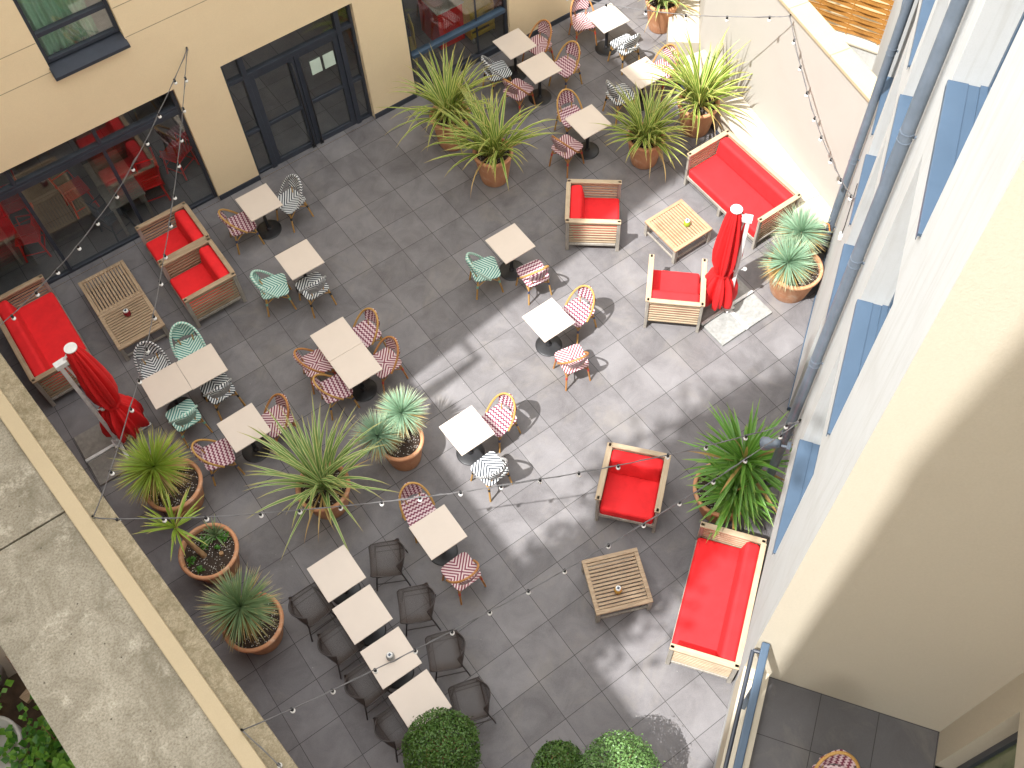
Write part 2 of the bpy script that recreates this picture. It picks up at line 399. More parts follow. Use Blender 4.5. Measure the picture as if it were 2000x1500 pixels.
def dup(root,loc,rz,label,group=None):
    r=root.copy(); COL.objects.link(r); r.location=loc; r.rotation_euler=(0,0,rz); r['label']=label or ''
    if group: r['group']=group
    for ch in list(root.children):
        c=ch.copy(); COL.objects.link(c); c.parent=r
        for g in list(ch.children):
            d=g.copy(); COL.objects.link(d); d.parent=c
    return r
FIRST={}
def place(key,maker,loc,rz,label,group):
    if key not in FIRST:
        r=maker(); FIRST[key]=r; r.location=loc; r.rotation_euler=(0,0,rz); tag(r,label,None,group); return r
    return dup(FIRST[key],loc,rz,label,group)

# ------------------------------------------------------------------ frames
A=rad(35.2); DV=Vector((cos(A),sin(A),0)); NV=Vector((-sin(A),cos(A),0))
def F(s,n,z): return DV*s+NV*n+Vector((0,0,z))
def wallgrid(mb,P,u0,u1,z0,z1,ops,depth,mi=0):
    """front faces of a wall with rectangular openings and their reveals; P(u,d,z): d>0 goes into the wall"""
    us=sorted({u0,u1,*[o[0] for o in ops],*[o[1] for o in ops]}); zs=sorted({z0,z1,*[o[2] for o in ops],*[o[3] for o in ops]})
    us=[u for u in us if u0<=u<=u1]; zs=[z for z in zs if z0<=z<=z1]
    for a,b in zip(us,us[1:]):
        for c,d in zip(zs,zs[1:]):
            m,k=(a+b)/2,(c+d)/2
            if any(o[0]<m<o[1] and o[2]<k<o[3] for o in ops): continue
            mb.quad(P(a,0,c),P(b,0,c),P(b,0,d),P(a,0,d),None,mi)
    for a,b,c,d in ops:
        mb.quad(P(a,0,c),P(a,depth,c),P(a,depth,d),P(a,0,d),None,mi); mb.quad(P(b,0,c),P(b,0,d),P(b,depth,d),P(b,depth,c),None,mi)
        mb.quad(P(a,0,d),P(a,depth,d),P(b,depth,d),P(b,0,d),None,mi); mb.quad(P(a,0,c),P(b,0,c),P(b,depth,c),P(a,depth,c),None,mi)
def pbox(mb,P,u0,u1,d0,d1,z0,z1,mi=0):
    V=[P(u0,d0,z0),P(u1,d0,z0),P(u1,d1,z0),P(u0,d1,z0),P(u0,d0,z1),P(u1,d0,z1),P(u1,d1,z1),P(u0,d1,z1)]
    i=mb.add(V)
    for q in ((0,3,2,1),(4,5,6,7),(0,1,5,4),(1,2,6,5),(2,3,7,6),(3,0,4,7)): mb.face([i[k] for k in q],[(0,0),(1,0),(1,1),(0,1)],mi)

# ------------------------------------------------------------------ camera, light, world
cam=bpy.data.cameras.new('camera'); co=bpy.data.objects.new('camera',cam); COL.objects.link(co); sc.camera=co
Rr=Vector((0.80948283,-0.58670549,-0.02267656)); Rd=Vector((-0.51173008,-0.68604949,-0.51717349)); Rf=Vector((0.28787128,0.43024733,-0.85558013))
mw=Matrix((( Rr.x,-Rd.x,-Rf.x,-4.38829),(Rr.y,-Rd.y,-Rf.y,-10.31116),(Rr.z,-Rd.z,-Rf.z,14.50301),(0,0,0,1)))
co.matrix_world=mw
cam.sensor_width=36; cam.lens=36*2086.38/2000; cam.shift_x=-(1035.93-1000)/2000; cam.shift_y=(697.753-750)/2000
cam.clip_start=.1; cam.clip_end=500
SAZ=rad(6); SEL=rad(59.5)
sun=bpy.data.lights.new('sun','SUN'); so=bpy.data.objects.new('sun',sun); COL.objects.link(so)
sun.energy=2.0; sun.angle=rad(.53); sun.color=(1,.99,.975)
d=Vector((cos(SAZ)*cos(SEL),sin(SAZ)*cos(SEL),-sin(SEL))); so.rotation_euler=d.to_track_quat('-Z','Y').to_euler(); so.location=(-10,0,30)
w=bpy.data.worlds.new('World'); sc.world=w; w.use_nodes=True; nt=w.node_tree; bg=nt.nodes['Background']
sky=nt.nodes.new('ShaderNodeTexSky'); sky.sky_type='NISHITA'; sky.sun_disc=False; sky.sun_elevation=SEL; sky.sun_rotation=math.atan2(-cos(SAZ),-sin(SAZ)); sky.dust_density=.8; sky.air_density=2.6; sky.altitude=0
hs=nt.nodes.new('ShaderNodeHueSaturation'); hs.inputs['Saturation'].default_value=.06
nt.links.new(sky.outputs[0],hs.inputs['Color']); nt.links.new(hs.outputs[0],bg.inputs[0]); bg.inputs[1].default_value=.15
vs=sc.view_settings; vs.view_transform='Standard'; vs.look='None'; vs.exposure=2.18; vs.gamma=1
sc.cycles.max_bounces=8; sc.cycles.diffuse_bounces=5; sc.cycles.transparent_max_bounces=24

# ------------------------------------------------------------------ ground
mb=MB(); mb.quad((-150,-150,-.03),(150,-150,-.03),(150,150,-.03),(-150,150,-.03)); tag(mb.build('ground','earth'),None,None,None,'structure')
mb=MB(); i=mb.add([(-6.4,2.84,0),(-5.15,-11.1,0),tuple(F(-10,-7.2,0)),tuple(F(2.9,-7.2,0)),(6.4,-4.3,0),(7.1,.5,0),(9.2,2.6,0),(9.2,2.84,0)]); mb.face(i); tag(mb.build('courtyard_paving','tile'),None,None,None,'structure')
mb=MB(); mb.quad((6.2,-9,-.012),(30,-9,-.012),(30,2.5,-.012),(6.2,2.5,-.012)); tag(mb.build('neighbour_yard','yellowtile'),None,None,None,'structure')

# ------------------------------------------------------------------ beige building
YB=2.85
def PB(u,d,z): return (u,YB+d,z)
bb=thing('beige_building','beige plastered building with tall dark framed glass openings along the courtyard','building',(0,0,0))
opsB=[(-6.9,-1.98,0,2.66),(-1.18,1.22,0,2.66),(2.12,4.28,0,2.66),(-3.46,-2.34,3.86,5.7)]
mb=MB(); wallgrid(mb,PB,-12,10.5,0,9.5,opsB,.2)
mb.quad((-12,YB,9.5),(10.5,YB,9.5),(10.5,13,9.5),(-12,13,9.5)); mb.quad((10.5,YB,0),(10.5,13,0),(10.5,13,9.5),(10.5,YB,9.5)); mb.quad((-12,YB,0),(-12,YB,9.5),(-12,13,9.5),(-12,13,0)); mb.quad((-12,13,0),(-12,13,9.5),(10.5,13,9.5),(10.5,13,0))
mb.build('wall','beige',bb)
mb=MB()
for z in (3.885,4.41):
    for a,b in ((-12,-3.47),(-2.33,10.5)): pbox(mb,PB,a,b,-.002,.01,z-.006,z+.006)
for u in (-7.6,):pbox(mb,PB,u-.006,u+.006,-.003,.01,2.7,9)
mb.build('joint',plain('groove',(.40,.32,.21),.9),bb)
mb=MB()
for a,b in ((-1.98,-1.18),(1.22,2.12),(4.28,10.5)): mb=MB(); pbox(mb,PB,a-.001,b+.001,-.018,.001,0,.11); mb.build('skirting','anth',bb)
mb=MB(); x0,x1,y0,y1,z1=-8,5.2,YB+.21,9.0,2.8
mb.quad((x0,y1,0),(x1,y1,0),(x1,y1,z1),(x0,y1,z1)); mb.quad((x0,y0,0),(x0,y1,0),(x0,y1,z1),(x0,y0,z1)); mb.quad((x1,y0,0),(x1,y1,0),(x1,y1,z1),(x1,y0,z1)); mb.quad((x0,y0,z1),(x1,y0,z1),(x1,y1,z1),(x0,y1,z1))
for a,b in ((-8,-6.9),(-1.98,-1.18),(1.22,2.12),(4.28,5.2)): mb.quad((a,y0,0),(b,y0,0),(b,y0,z1),(a,y0,z1))
mb.quad((x0,y0,2.66),(x1,y0,2.66),(x1,y0,z1),(x0,y0,z1))
mb.build('interior','room',bb)
mb=MB(); mb.quad((-8,YB-.0,.001),(5.2,YB-.0,.001),(5.2,9,.001),(-8,9,.001)); tag(mb.build('room_floor','roomtile'),None,None,None,'structure')
def pane(u0,u1,z0,z1,d,par,P=PB,mat='glass',label=None):
    m=MB(); pbox(m,P,u0,u1,d-.006,d+.006,z0,z1); return m.build('pane',mat,par)
def frame_rect(mb,P,u0,u1,z0,z1,t,d0,d1):
    pbox(mb,P,u0,u0+t,d0,d1,z0,z1); pbox(mb,P,u1-t,u1,d0,d1,z0,z1); pbox(mb,P,u0+t,u1-t,d0+.002,d1,z0,z0+t); pbox(mb,P,u0+t,u1-t,d0+.002,d1,z1-t,z1)
# big left shopfront
mb=MB(); frame_rect(mb,PB,-6.9,-1.98,0,2.66,.06,.10,.18)
for u in (-4.72,-3.33): pbox(mb,PB,u-.028,u+.028,.09,.185,.061,2.599)
for z,hh in ((2.10,.10),(2.2,.05)): pbox(mb,PB,-6.839,-2.041,.075 if z<2.15 else .088,.187,z,z+hh)
fr=mb.build('window','anth',bb,.004)
for a,b in ((-6.84,-4.75),(-4.69,-3.36),(-3.30,-2.04)):
    pane(a,b,.06,2.1,.14,fr); pane(a,b,2.25,2.6,.14,fr)
# doors
mb=MB(); frame_rect(mb,PB,-1.18,1.22,0,2.66,.05,.10,.19)
for u in (-.83,.93): pbox(mb,PB,u-.045,u+.045,.075,.195,.0,2.609)
pbox(mb,PB,-1.129,1.169,.088,.192,2.12,2.2); pbox(mb,PB,-1.12,-.88,.09,.18,.95,1.01); pbox(mb,PB,.98,1.16,.09,.18,.95,1.01)
fr=mb.build('door_frame','anth',bb,.004)
for a,b in ((-1.13,-.876),(.976,1.17)):
    pane(a,b,.05,2.12,.14,fr); pane(a,b,2.2,2.61,.14,fr)
pane(-.785,.885,2.2,2.61,.14,fr)
for a,b,hx in ((-.782,.045,-.03),(.055,.882,.13)):
    mb=MB(); frame_rect(mb,PB,a,b,.012,2.115,.095,.105,.165); pbox(mb,PB,a+.095,b-.095,.108,.163,.93,1.0)
    dr=mb.build('door','anth',bb,.004); pane(a+.09,b-.09,.1,.93,.137,dr); pane(a+.09,b-.09,1.0,2.03,.137,dr)
    mb=MB(); mb.tube([(hx,YB+.10,.10),(hx,YB+.04,.10),(hx,YB+.04,2.0),(hx,YB+.10,2.0)],.016,8); mb.build('handle','black',dr)
    mb=MB(); pbox(mb,PB,hx-.035,hx+.035,.06,.106,0.008,.05); mb.build('floor_stop','black',dr)
for k,(a,b) in enumerate(((.30,.50),(.55,.76))):
    mb=MB(); pbox(mb,PB,a,b,.118,.122,1.52,1.82); q=mb.build('paper_notice','poster',bb)
# right shopfront
mb=MB(); frame_rect(mb,PB,2.12,4.28,0,2.66,.06,.06,.15); pbox(mb,PB,2.181,4.219,.045,.155,.0,.14); pbox(mb,PB,3.6,3.63,.09,.12,.14,2.6)
f2=mb.build('window','anth',bb,.004)
mb=MB(); pbox(mb,PB,2.182,4.218,.03,.16,.86,.94); mb.build('transom','blue',f2,.006)
pane(2.18,3.6,.14,.86,.10,f2); pane(3.63,4.22,.14,.86,.10,f2); pane(2.18,3.6,.94,2.6,.10,f2); pane(3.63,4.22,.94,2.6,.10,f2)
# upper window
mb=MB(); frame_rect(mb,PB,-3.46,-2.34,3.94,5.7,.055,.11,.19); pbox(mb,PB,-3.404,-2.396,.105,.192,4.38,4.45)
f3=mb.build('window','anth',bb,.004); pane(-3.41,-2.39,3.99,4.38,.15,f3,PB,'glass'); pane(-3.41,-2.39,4.45,5.65,.15,f3,PB,'glass')
mb=MB(); V=[PB(-3.47,-.10,3.83),PB(-2.33,-.10,3.83),PB(-2.33,.2,3.93),PB(-3.47,.2,3.93)]; mb.quad(*V)
pbox(mb,PB,-3.47,-2.33,-.102,-.098,3.78,3.832); pbox(mb,PB,-3.472,-3.462,-.1,.19,3.80,3.95)
mb.build('sill','anth',f3)
mb=MB(); nseg=60
for k in range(nseg):
    a,b=-3.45+1.1*.78*k/nseg,-3.45+1.1*.78*(k+1)/nseg; ya,yb=.30+.035*sin(a*55)+.02*sin(a*23),.30+.035*sin(b*55)+.02*sin(b*23)
    mb.quad(PB(a,ya,3.9),PB(b,yb,3.9),PB(b,yb,5.7),PB(a,ya,5.7),None,0,True)
mb.build('curtain','curtain',f3)
mb=MB(); pbox(mb,PB,-3.6,-2.2,.22,1.6,3.7,5.9); q=mb.build('window_recess','room',bb); 
for p in list(q.data.polygons): pass
bm=bmesh.new(); bm.from_mesh(q.data); bm.faces.ensure_lookup_table(); bmesh.ops.delete(bm,geom=[f for f in bm.faces if f.normal.y<-.9],context='FACES'); bm.to_mesh(q.data); bm.free()

# ------------------------------------------------------------------ white building with terrace
NW=-6.8
def PW(u,d,z): return tuple(F(u,NW-d,z))
wb=thing('white_building','tall white plastered facade with blue window sills and a terrace','building')
wins=[(-4.72,-3.27,8.93,10.9),(-4.84,-3.39,6.32,8.3),(-4.93,-3.52,3.72,5.7),(-1.80,-.39,3.40,5.4),(-.13,1.11,3.5,5.5),(1.36,2.49,3.64,5.6),(-1.80,-.39,6.04,8.0),(-.11,1.1,6.2,8.2),(1.36,2.49,6.25,8.2),(-1.8,-.39,8.8,10.8),(-.11,1.1,8.9,10.9),(3.6,4.9,3.6,5.6),(3.6,4.9,6.2,8.2)]
S0=-1.0
mb=MB(); wallgrid(mb,PW,-6.02,14,2.6,17,wins,.34)
mb.quad(PW(S0,0,0),PW(14,0,0),PW(14,0,2.6),PW(S0,0,2.6))
mb.quad(PW(-11,.17,0),PW(S0,.17,0),PW(S0,.17,2.6),PW(-11,.17,2.6)); mb.quad(PW(S0,0,0),PW(S0,0,2.6),PW(S0,.17,2.6),PW(S0,.17,0))
mb.quad(PW(-6.02,0,2.6),PW(-6.02,.17,2.6),PW(S0,.17,2.6),PW(S0,0,2.6))
mb.quad(PW(-6.02,0,17),PW(14,0,17),PW(14,9,17),PW(-6.02,9,17)); mb.quad(PW(14,0,0),PW(14,9,0),PW(14,9,17),PW(14,0,17))
mb.build('wall','white',wb)
mb=MB(); mb.quad(PW(-6.02,0,2.6),PW(-6.02,9,2.6),PW(-6.02,9,17),PW(-6.02,0,17)); mb.build('side_wall','whiterough',wb)
# terrace back wall with door opening
def PT(u,d,z): return tuple(F(u,-8.84-d,z))
mb=MB(); wallgrid(mb,PT,-12,-6.02,3.0,17,[(-9.5,-6.36,3.1,5.42)],.28); mb.build('terrace_wall','whiterough',wb)
mb=MB(); frame_rect(mb,PT,-9.5,-6.36,3.1,5.42,.07,.16,.26); pbox(mb,PT,-9.43,-6.43,.15,.265,5.22,5.3); td=mb.build('terrace_door','anth',wb,.004); 
mb=MB(); pbox(mb,PT,-9.43,-6.43,.2,.21,3.17,5.35); mb.build('pane',plain('greenish_pane',(.16,.19,.10),.08),td)
# slab edge, kerb
mb=MB(); mb.quad(PW(-12,0.0,2.55),PW(-6.02,0.0,2.55),PW(-6.02,0.0,3.18),PW(-12,0.0,3.18)); mb.quad(PW(-12,0,3.18),PW(-6.02,0,3.18),PW(-6.02,.27,3.18),PW(-12,.27,3.18)); mb.quad(PW(-12,.27,3.18),PW(-6.02,.27,3.18),PW(-6.02,.27,3.08),PW(-12,.27,3.08)); mb.quad(PW(-12,0,2.55),PW(-12,.17,2.55),PW(-6.02,.17,2.55),PW(-6.02,0,2.55))
mb.build('terrace_kerb','whiterough',wb)
mb=MB(); pbox(mb,PW,-12,-6.15,.06,.2,3.181,3.215); mb.build('kerb_coping','cream',wb,.008)
mb=MB(); pbox(mb,PW,-12,-6.03,.035,.115,4.10,4.15); mb.build('handrail','blue',wb,.012)
mb=MB(); mb.tube([PW(-12,-.02,4.0),PW(-6.10,-.02,4.0)],.022,10)
mb.tube([PW(-6.10,-.02,4.0),PW(-6.10,.06,4.02)],.02,8)
mb.build('lower_rail','anth',wb)
for u in (-6.45,-7.6,-8.8,-10):
    mb=MB(); pbox(mb,PW,u-.02,u+.02,.05,.1,3.2,4.11); mb.build('railing_post','blue',wb)
# terrace floor
mb=MB(); 
o0=F(-6.026,-7.63,0)
mb.quad((-6,-1.3,0),(.006,-1.3,0),(.006,.56,0),(-6,.56,0)); tf=mb.build('terrace_floor','ttile'); tf.location=(o0.x,o0.y,3.1); tf.rotation_euler=(0,0,A); tag(tf,None,None,None,'structure')
# windows of the facade
for k,(a,b,z0,z1) in enumerate(wins):
    mb=MB(); frame_rect(mb,PW,a,b,z0+.02,z1,.06,.25,.32); pbox(mb,PW,(a+b)/2-.03,(a+b)/2+.03,.245,.322,z0+.08,z1-.06)
    fr=mb.build('window','blue',wb,.004)
    mb=MB(); pbox(mb,PW,a+.06,b-.06,.285,.295,z0+.08,z1-.06); mb.build('pane','darkglass',fr)
    mb=MB(); pbox(mb,PW,a+.001,b-.001,-.025,.12,z0-.02,z0+.012); pbox(mb,PW,a+.001,b-.001,.12,.2,z0-.02,z0+.004); pbox(mb,PW,a+.001,b-.001,.2,.335,z0-.02,z0+.022)
    pbox(mb,PW,a+.001,b-.001,-.027,-.022,z0-.06,z0+.004)
    mb.build('sill','blue',fr,.003)
# plinth skirting
mb=MB(); pbox(mb,PW,S0-.012,6,-.015,0.0,0,.09); mb.build('skirting','blue',wb); mb=MB(); pbox(mb,PW,S0-.014,S0-.001,-.014,.17,0,.088); mb.build('skirting','blue',wb)
# downpipes
def downpipe(s,ztop,collars,r=.062):
    mb=MB(); mb.tube([F(s,NW+.085,.1),F(s,NW+.085,ztop)],r,14); p=mb.build('downpipe','pipe',wb)
    for z in collars:
        mb=MB()
        for dz in (-.05,.05): mb.tube([F(s,NW+.085,z+dz-.006),F(s,NW+.085,z+dz+.006)],r+.004,14)
        pbox(mb,PW,s-.01,s+.01,-.06,0,z-.01,z+.01)
        mb.build('collar','pipe',p)
downpipe(-2.70,17,(7.76,5.99,4.08,2.3,.5)); downpipe(2.12,17,(4.43,2.3,.7))
mb=MB(); mb.tube([F(-2.70,NW+.03,.3),F(-2.70,NW+.03,2.6)],.02); 

# ------------------------------------------------------------------ garden wall on the right
gw=thing('garden_wall','pale rendered garden wall with sand coping and a low cream ledge','wall')
W0=Vector((6.03,-4.07,0)); W1=Vector((6.88,.42,0)); W2=Vector((8.9,2.75,0))
def wallseg(mb,a,b,off0,off1,z0,z1,ea=0,eb=0):
    t=(b-a).normalized(); n=Vector((t.y,-t.x,0)); a=a-t*ea; b=b+t*eb
    V=[a+n*off0,b+n*off0,b+n*off1,a+n*off1]
    i=mb.add([(*v[:2],z0) for v in V]+[(*v[:2],z1) for v in V])
    for q in ((0,3,2,1),(4,5,6,7),(0,1,5,4),(1,2,6,5),(2,3,7,6),(3,0,4,7)): mb.face([i[k] for k in q])
mb=MB(); wallseg(mb,W0,W1,0,.26,0,2.95,.3,.0); wallseg(mb,W1,W2,0.002,.262,0,2.948,.0,.3); mb.build('wall','gwall',gw)
mb=MB()
tt=(W1-W0)
for k in range(4):
    wallseg(mb,W0+tt*(k/4),W0+tt*((k+1)/4),-.04,.32,2.95,3.02,.3 if k==0 else -.003,-.003)
wallseg(mb,W1,W2,-.041,.321,2.949,3.022,.05,.3); mb.build('coping','coping',gw,.008)
mb=MB()
def ledge(a,b,ea,eb,z=.45): wallseg(mb,a,b,-.58,.0,0,z,ea,eb)
ledge(W0+tt*.11,W1,-.003,-.2); ledge(W0-tt*.05,W0+tt*.11,0,-.003); ledge(W1+(W2-W1)*.03,W2,.1,.2,.452); mb.build('ledge','cream',gw,.01)
mb=MB(); wallseg(mb,W0+tt*.2,W1,-.62,-.581,0,.06,-.3,-.25); mb.build('drain_edge','anth',gw)

# ------------------------------------------------------------------ left wall / concrete annex
lw=thing('concrete_annex','flat roofed concrete annex with sand coping and mossy ledge along the terrace','annex')
def lx(y): return -6.12-.09*y
mb=MB()
ya,yb=-13,2.82
o_=-.27; mb.quad((lx(ya)+o_,ya,0),(lx(yb)+o_,yb,0),(lx(yb)+o_,yb,3.22),(lx(ya)+o_,ya,3.22)); mb.build('wall','coping',lw)
mb=MB(); 
def strip(mb,o0,o1,z0,z1,y0=ya,y1=yb):
    V=[(lx(y0)+o0,y0),(lx(y1)+o0,y1),(lx(y1)+o1,y1),(lx(y0)+o1,y0)]
    i=mb.add([(*v,z0) for v in V]+[(*v,z1) for v in V])
    for q in ((0,3,2,1),(4,5,6,7),(0,1,5,4),(1,2,6,5),(2,3,7,6),(3,0,4,7)): mb.face([i[k] for k in q])
ys=[ya+k*(yb-ya)/8 for k in range(9)]
strip(mb,-.05,-.232,3.30,3.42); mb.build('coping','coping',lw,.012)
mb=MB(); strip(mb,.18,-.30,3.22,3.30); mb.build('ledge','moss',lw,.006)
mb=MB(); strip(mb,-.23,-1.50,3.0,3.36,ya,-3.222); strip(mb,-.23,-1.54,3.0,3.36,-3.195,yb); mb.build('roof_slab','roof',lw)
mb=MB(); strip(mb,-.24,-1.2,0,3.0); mb.build('rear_wall','brick',lw)

# ------------------------------------------------------------------ neighbours that throw the shade
def block(name,label,x0,x1,y0,y1,h):
    b=thing(name,label,'building',(0,0,0)); mb=MB(); mb.box(((x0+x1)/2,(y0+y1)/2,h/2),(x1-x0,y1-y0,h)); mb.build('wall','bldg',b)
    mb=MB(); mb.box(((x0+x1)/2,(y0+y1)/2,h+.1),(x1-x0+.3,y1-y0+.0,.2)); mb.build('roof','coping',b)
    return b
tb=block('apartment_building','tall rendered block beyond the concrete annex at the facade end',-11,-7.6,-2.9,3.4,22.3)
mb=MB()
for x in (-8.2,-9.4):
    mb.box((x,-3.38,12.6),(.12,.12,2.2))
mb.box((-8.8,-3.38,13.65),(1.32,.122,.12)); mb.box((-8.8,-3.1,11.55),(1.5,.5,.14)); mb.box((-8.8,-3.38,12.3),(1.3,.03,.10))
mb.tube([(-8.2,-2.95,13.65),(-8.2,-3.38,13.65)],.05,6); mb.tube([(-9.4,-2.95,13.65),(-9.4,-3.38,13.65)],.05,6)
mb.build('shadow_frame','coping',tb)
mb=MB(); mb.lathe([(.001,-.3),(.4,-.28),(.42,.25),(.001,.3)],20,(-8.1,-2.75,9.9)); mb.build('shadow_drum','bldg',tb)  # unseen drum, added so the block's shadow edge bulges
block('apartment_building','lower rendered block behind the poplar and the annex garden',-14,-11.2,-10.0,-2.95,15.9)
block('apartment_building','tall rendered block standing nearest to the terrace end',-10,-7.2,-14,-10.25,24)
# poplar
pt=thing('poplar_tree','tall slender poplar in the garden behind the concrete annex','tree',(-9.4,-7.45,0))
mb=MB(); mb.tube([(0,0,0),(.05,.03,6),(0,.05,13),(.03,0,20.5)],[.22,.17,.11,.03],8)
for k in range(26):
    z=9+k*.45; a=k*2.4; mb.tube([(0,0,z),(cos(a)*.5,sin(a)*.5,z+.7),(cos(a)*.8,sin(a)*.8,z+1.6)],[.035,.02,.008],5)
mb.build('trunk','bark',pt)
mb=MB(); rnd=random.Random(3)
cl=[]
for k in range(84):
    z=10+12.2*rnd.random(); R=1.36*max(.25,1-abs((z-16.5)/6.8)**2)*(.55+.45*min(1,max(0,(z-13.5)/3.5))); a=rnd.random()*6.28; q=rnd.random()**.5*R
    cl.append((q*cos(a)*1.15,q*sin(a)*.8,z,.28+.3*rnd.random()))
for c in cl:
    for k in range(125):
        p=Vector((rnd.gauss(0,1),rnd.gauss(0,1),rnd.gauss(0,1.3)))*c[3]*.62
        mb.leaf((c[0]+p.x,c[1]+p.y,c[2]+p.z),(rnd.gauss(0,1),rnd.gauss(0,1),rnd.gauss(0,1)+.4),.17,rnd.random()*6,0,.8)
mb.build('crown','treeleaf',pt)

# ------------------------------------------------------------------ neighbour yard behind the garden wall
lwall=thing('low_wall','low white wall under the woven wooden fence','wall')
D0=Vector((8.45,.6,0)); D1=Vector((9.62,-1.95,0)); 
mb=MB(); wallseg(mb,D0,D1,-.0,.2,0,.42,1.0,.05); mb.build('wall','white',lwall); mb=MB(); wallseg(mb,D0,D1,-.03,.23,.42,.47,1.0,.05); mb.build('coping','cream',lwall,.006)
fe=thing('wooden_fence','orange woven wooden fence panel on the low white wall','fence')
t=(D1-D0); tl=t.length; t.normalize(); n=Vector((t.y,-t.x,0)); az=math.atan2(t.y,t.x)
mb=MB()
for r in range(17):
    a0=-.95; pts=[]
    for k in range(49):
        u=a0+(tl+.85)*k/48; p=D0+t*u+n*(.07+.020*sin(u*5.2+(PI if r%2 else 0))); pts.append(p)
    for k in range(48):
        for o0,o1 in ((0,.013),):
            zz=.52+r*.112; z2=zz+.098; a_,b_=pts[k],pts[k+1]
            mb.quad((a_.x,a_.y,zz),(a_.x,a_.y,z2),(b_.x,b_.y,z2),(b_.x,b_.y,zz),None,0,True)
            mb.quad((a_.x,a_.y,z2),(a_.x+n.x*.014,a_.y+n.y*.014,z2),(b_.x+n.x*.014,b_.y+n.y*.014,z2),(b_.x,b_.y,z2))
for k in range(6):
    p=D0+t*(-.6+k*.605)+n*.07; mb.box((p.x,p.y,1.45),(.022,.022,1.9),az)
mb.build('slats','fence',fe)
for k in (0,1):
    p=D1-t*(.05+k*1.9)+n*.07; mb=MB(); mb.box((p.x,p.y,1.45),(.07,.07,1.95),az); mb.build('post','fence',fe,.005)

# ------------------------------------------------------------------ furniture makers
def rod(mb,a,b,w,h,mi=0):
    """rounded bar from a to b, horizontal"""
    a=Vector(a); b=Vector(b); c=(a+b)/2; l=(b-a).length; mb.box(tuple(c),(l,w,h),math.atan2((b-a).y,(b-a).x),mi)
def lounge(wd,label,brown=False):
    """faces +x, box frame with slatted arms; wd = width along y"""
    t=thing('slatted_sofa' if wd>1.2 else 'slatted_armchair',label,'sofa' if wd>1.2 else 'armchair')
    X=.45; Y=wd/2; H=.78
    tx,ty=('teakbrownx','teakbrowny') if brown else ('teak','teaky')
    for sx in (-1,1):
        for sy in (-1,1):
            mb=MB(); mb.box((sx*(X-.03),sy*(Y-.0225),H/2),(.06,.045,H)); mb.build('leg','teakgrey',t,.006)
    if wd>1.2:
        for sx in (-1,1): mb=MB(); mb.box((sx*(X-.03),0,.1),(.06,.06,.2)); mb.build('leg','teakgrey',t,.006)
    for sy in (-1,1):
        mb=MB(); mb.box((0,sy*(Y-.0225),H-.018),(2*X+.006,.085,.036))
        for k in range(8): mb.box((0,sy*(Y-.024),.222+k*.065),(2*X-.12,.018,.036))
        mb.build('arm',tx,t,.007)
    mb=MB(); mb.box((-X+.0225,0,H-.019),(.075,2*Y-.09,.036))
    for k in range(8): mb.box((-X+.024,0,.222+k*.065),(.018,2*Y-.09,.036))
    mb.build('backrest',ty,t,.007)
    mb=MB(); mb.box((X-.03,0,.215),(.05,2*Y-.09,.07)); mb.box((0,0,.2),(2*X-.12,2*Y-.1,.03)); 
    for sy in (-1,1): mb.box((0,sy*(Y-.0225),.165),(2*X-.13,.04,.05))
    mb.build('seat_frame','teakgrey',t,.006)
    mb=MB(); mb.box((.055,0,.325),(.76,2*Y-.105,.19)); mb.build('seat_cushion','red',t,.045)
    mb=MB(); M4=Matrix.Rotation(rad(-9),3,'Y'); mb.box((-X+.175,0,.575),(.21,2*Y-.115,.36),0,0,M4); mb.build('back_cushion','red',t,.06)
    for o in t.children:
        if 'cushion' in o.name: o.modifiers[0].segments=5
    return t
def lounge_table(mat_,framem,gl):
    t=thing('slatted_coffee_table',None,'coffee table'); S=.40
    mb=MB()
    for sx in (-1,1): mb.box((0,sx*(S-.03),.345),(2*S,.06,.04)); mb.box((sx*(S-.03),0,.3452),(.06,2*S-.122,.04))
    mb.build('top_frame',mat_,t,.005)
    mb=MB()
    for k in range(13):
        y=-S+.06+(k+.5)*(2*S-.12)/13; mb.box((0,y,.343),(2*S-.122,(2*S-.12)/13-.017,.026))
    mb.build('slatted_top',mat_,t,.004)
    for sx in (-1,1):
        for sy in (-1,1): mb=MB(); mb.box((sx*(S-.035),sy*(S-.035),.162),(.06,.06,.324)); mb.build('leg',framem,t,.004)
    mb=MB()
    for sx in (-1,1): mb.box((0,sx*(S-.035),.09),(2*S-.13,.025,.03)); mb.box((sx*(S-.035),0,.0902),(.025,2*S-.13,.03))
    mb.build('stretcher',framem,t)
    return t
def bistro_table():
    t=thing('bistro_table',None,'table'); S=.293
    mb=MB(); mb.box((0,0,.735),(2*S,2*S,.02)); mb.build('tabletop','table',t,.003)
    mb=MB(); mb.box((0,0,.715),(.36,.36,.02)); mb.lathe([(.03,.0),(.03,.71)],14); mb.build('column','black',t)
    mb=MB(); mb.lathe([(.001,.035),(.05,.034),(.20,.016),(.215,.010),(.215,0)],32); mb.lathe([(.05,.034),(.045,.06),(.03,.075)],20); mb.build('base','black',t)
    return t
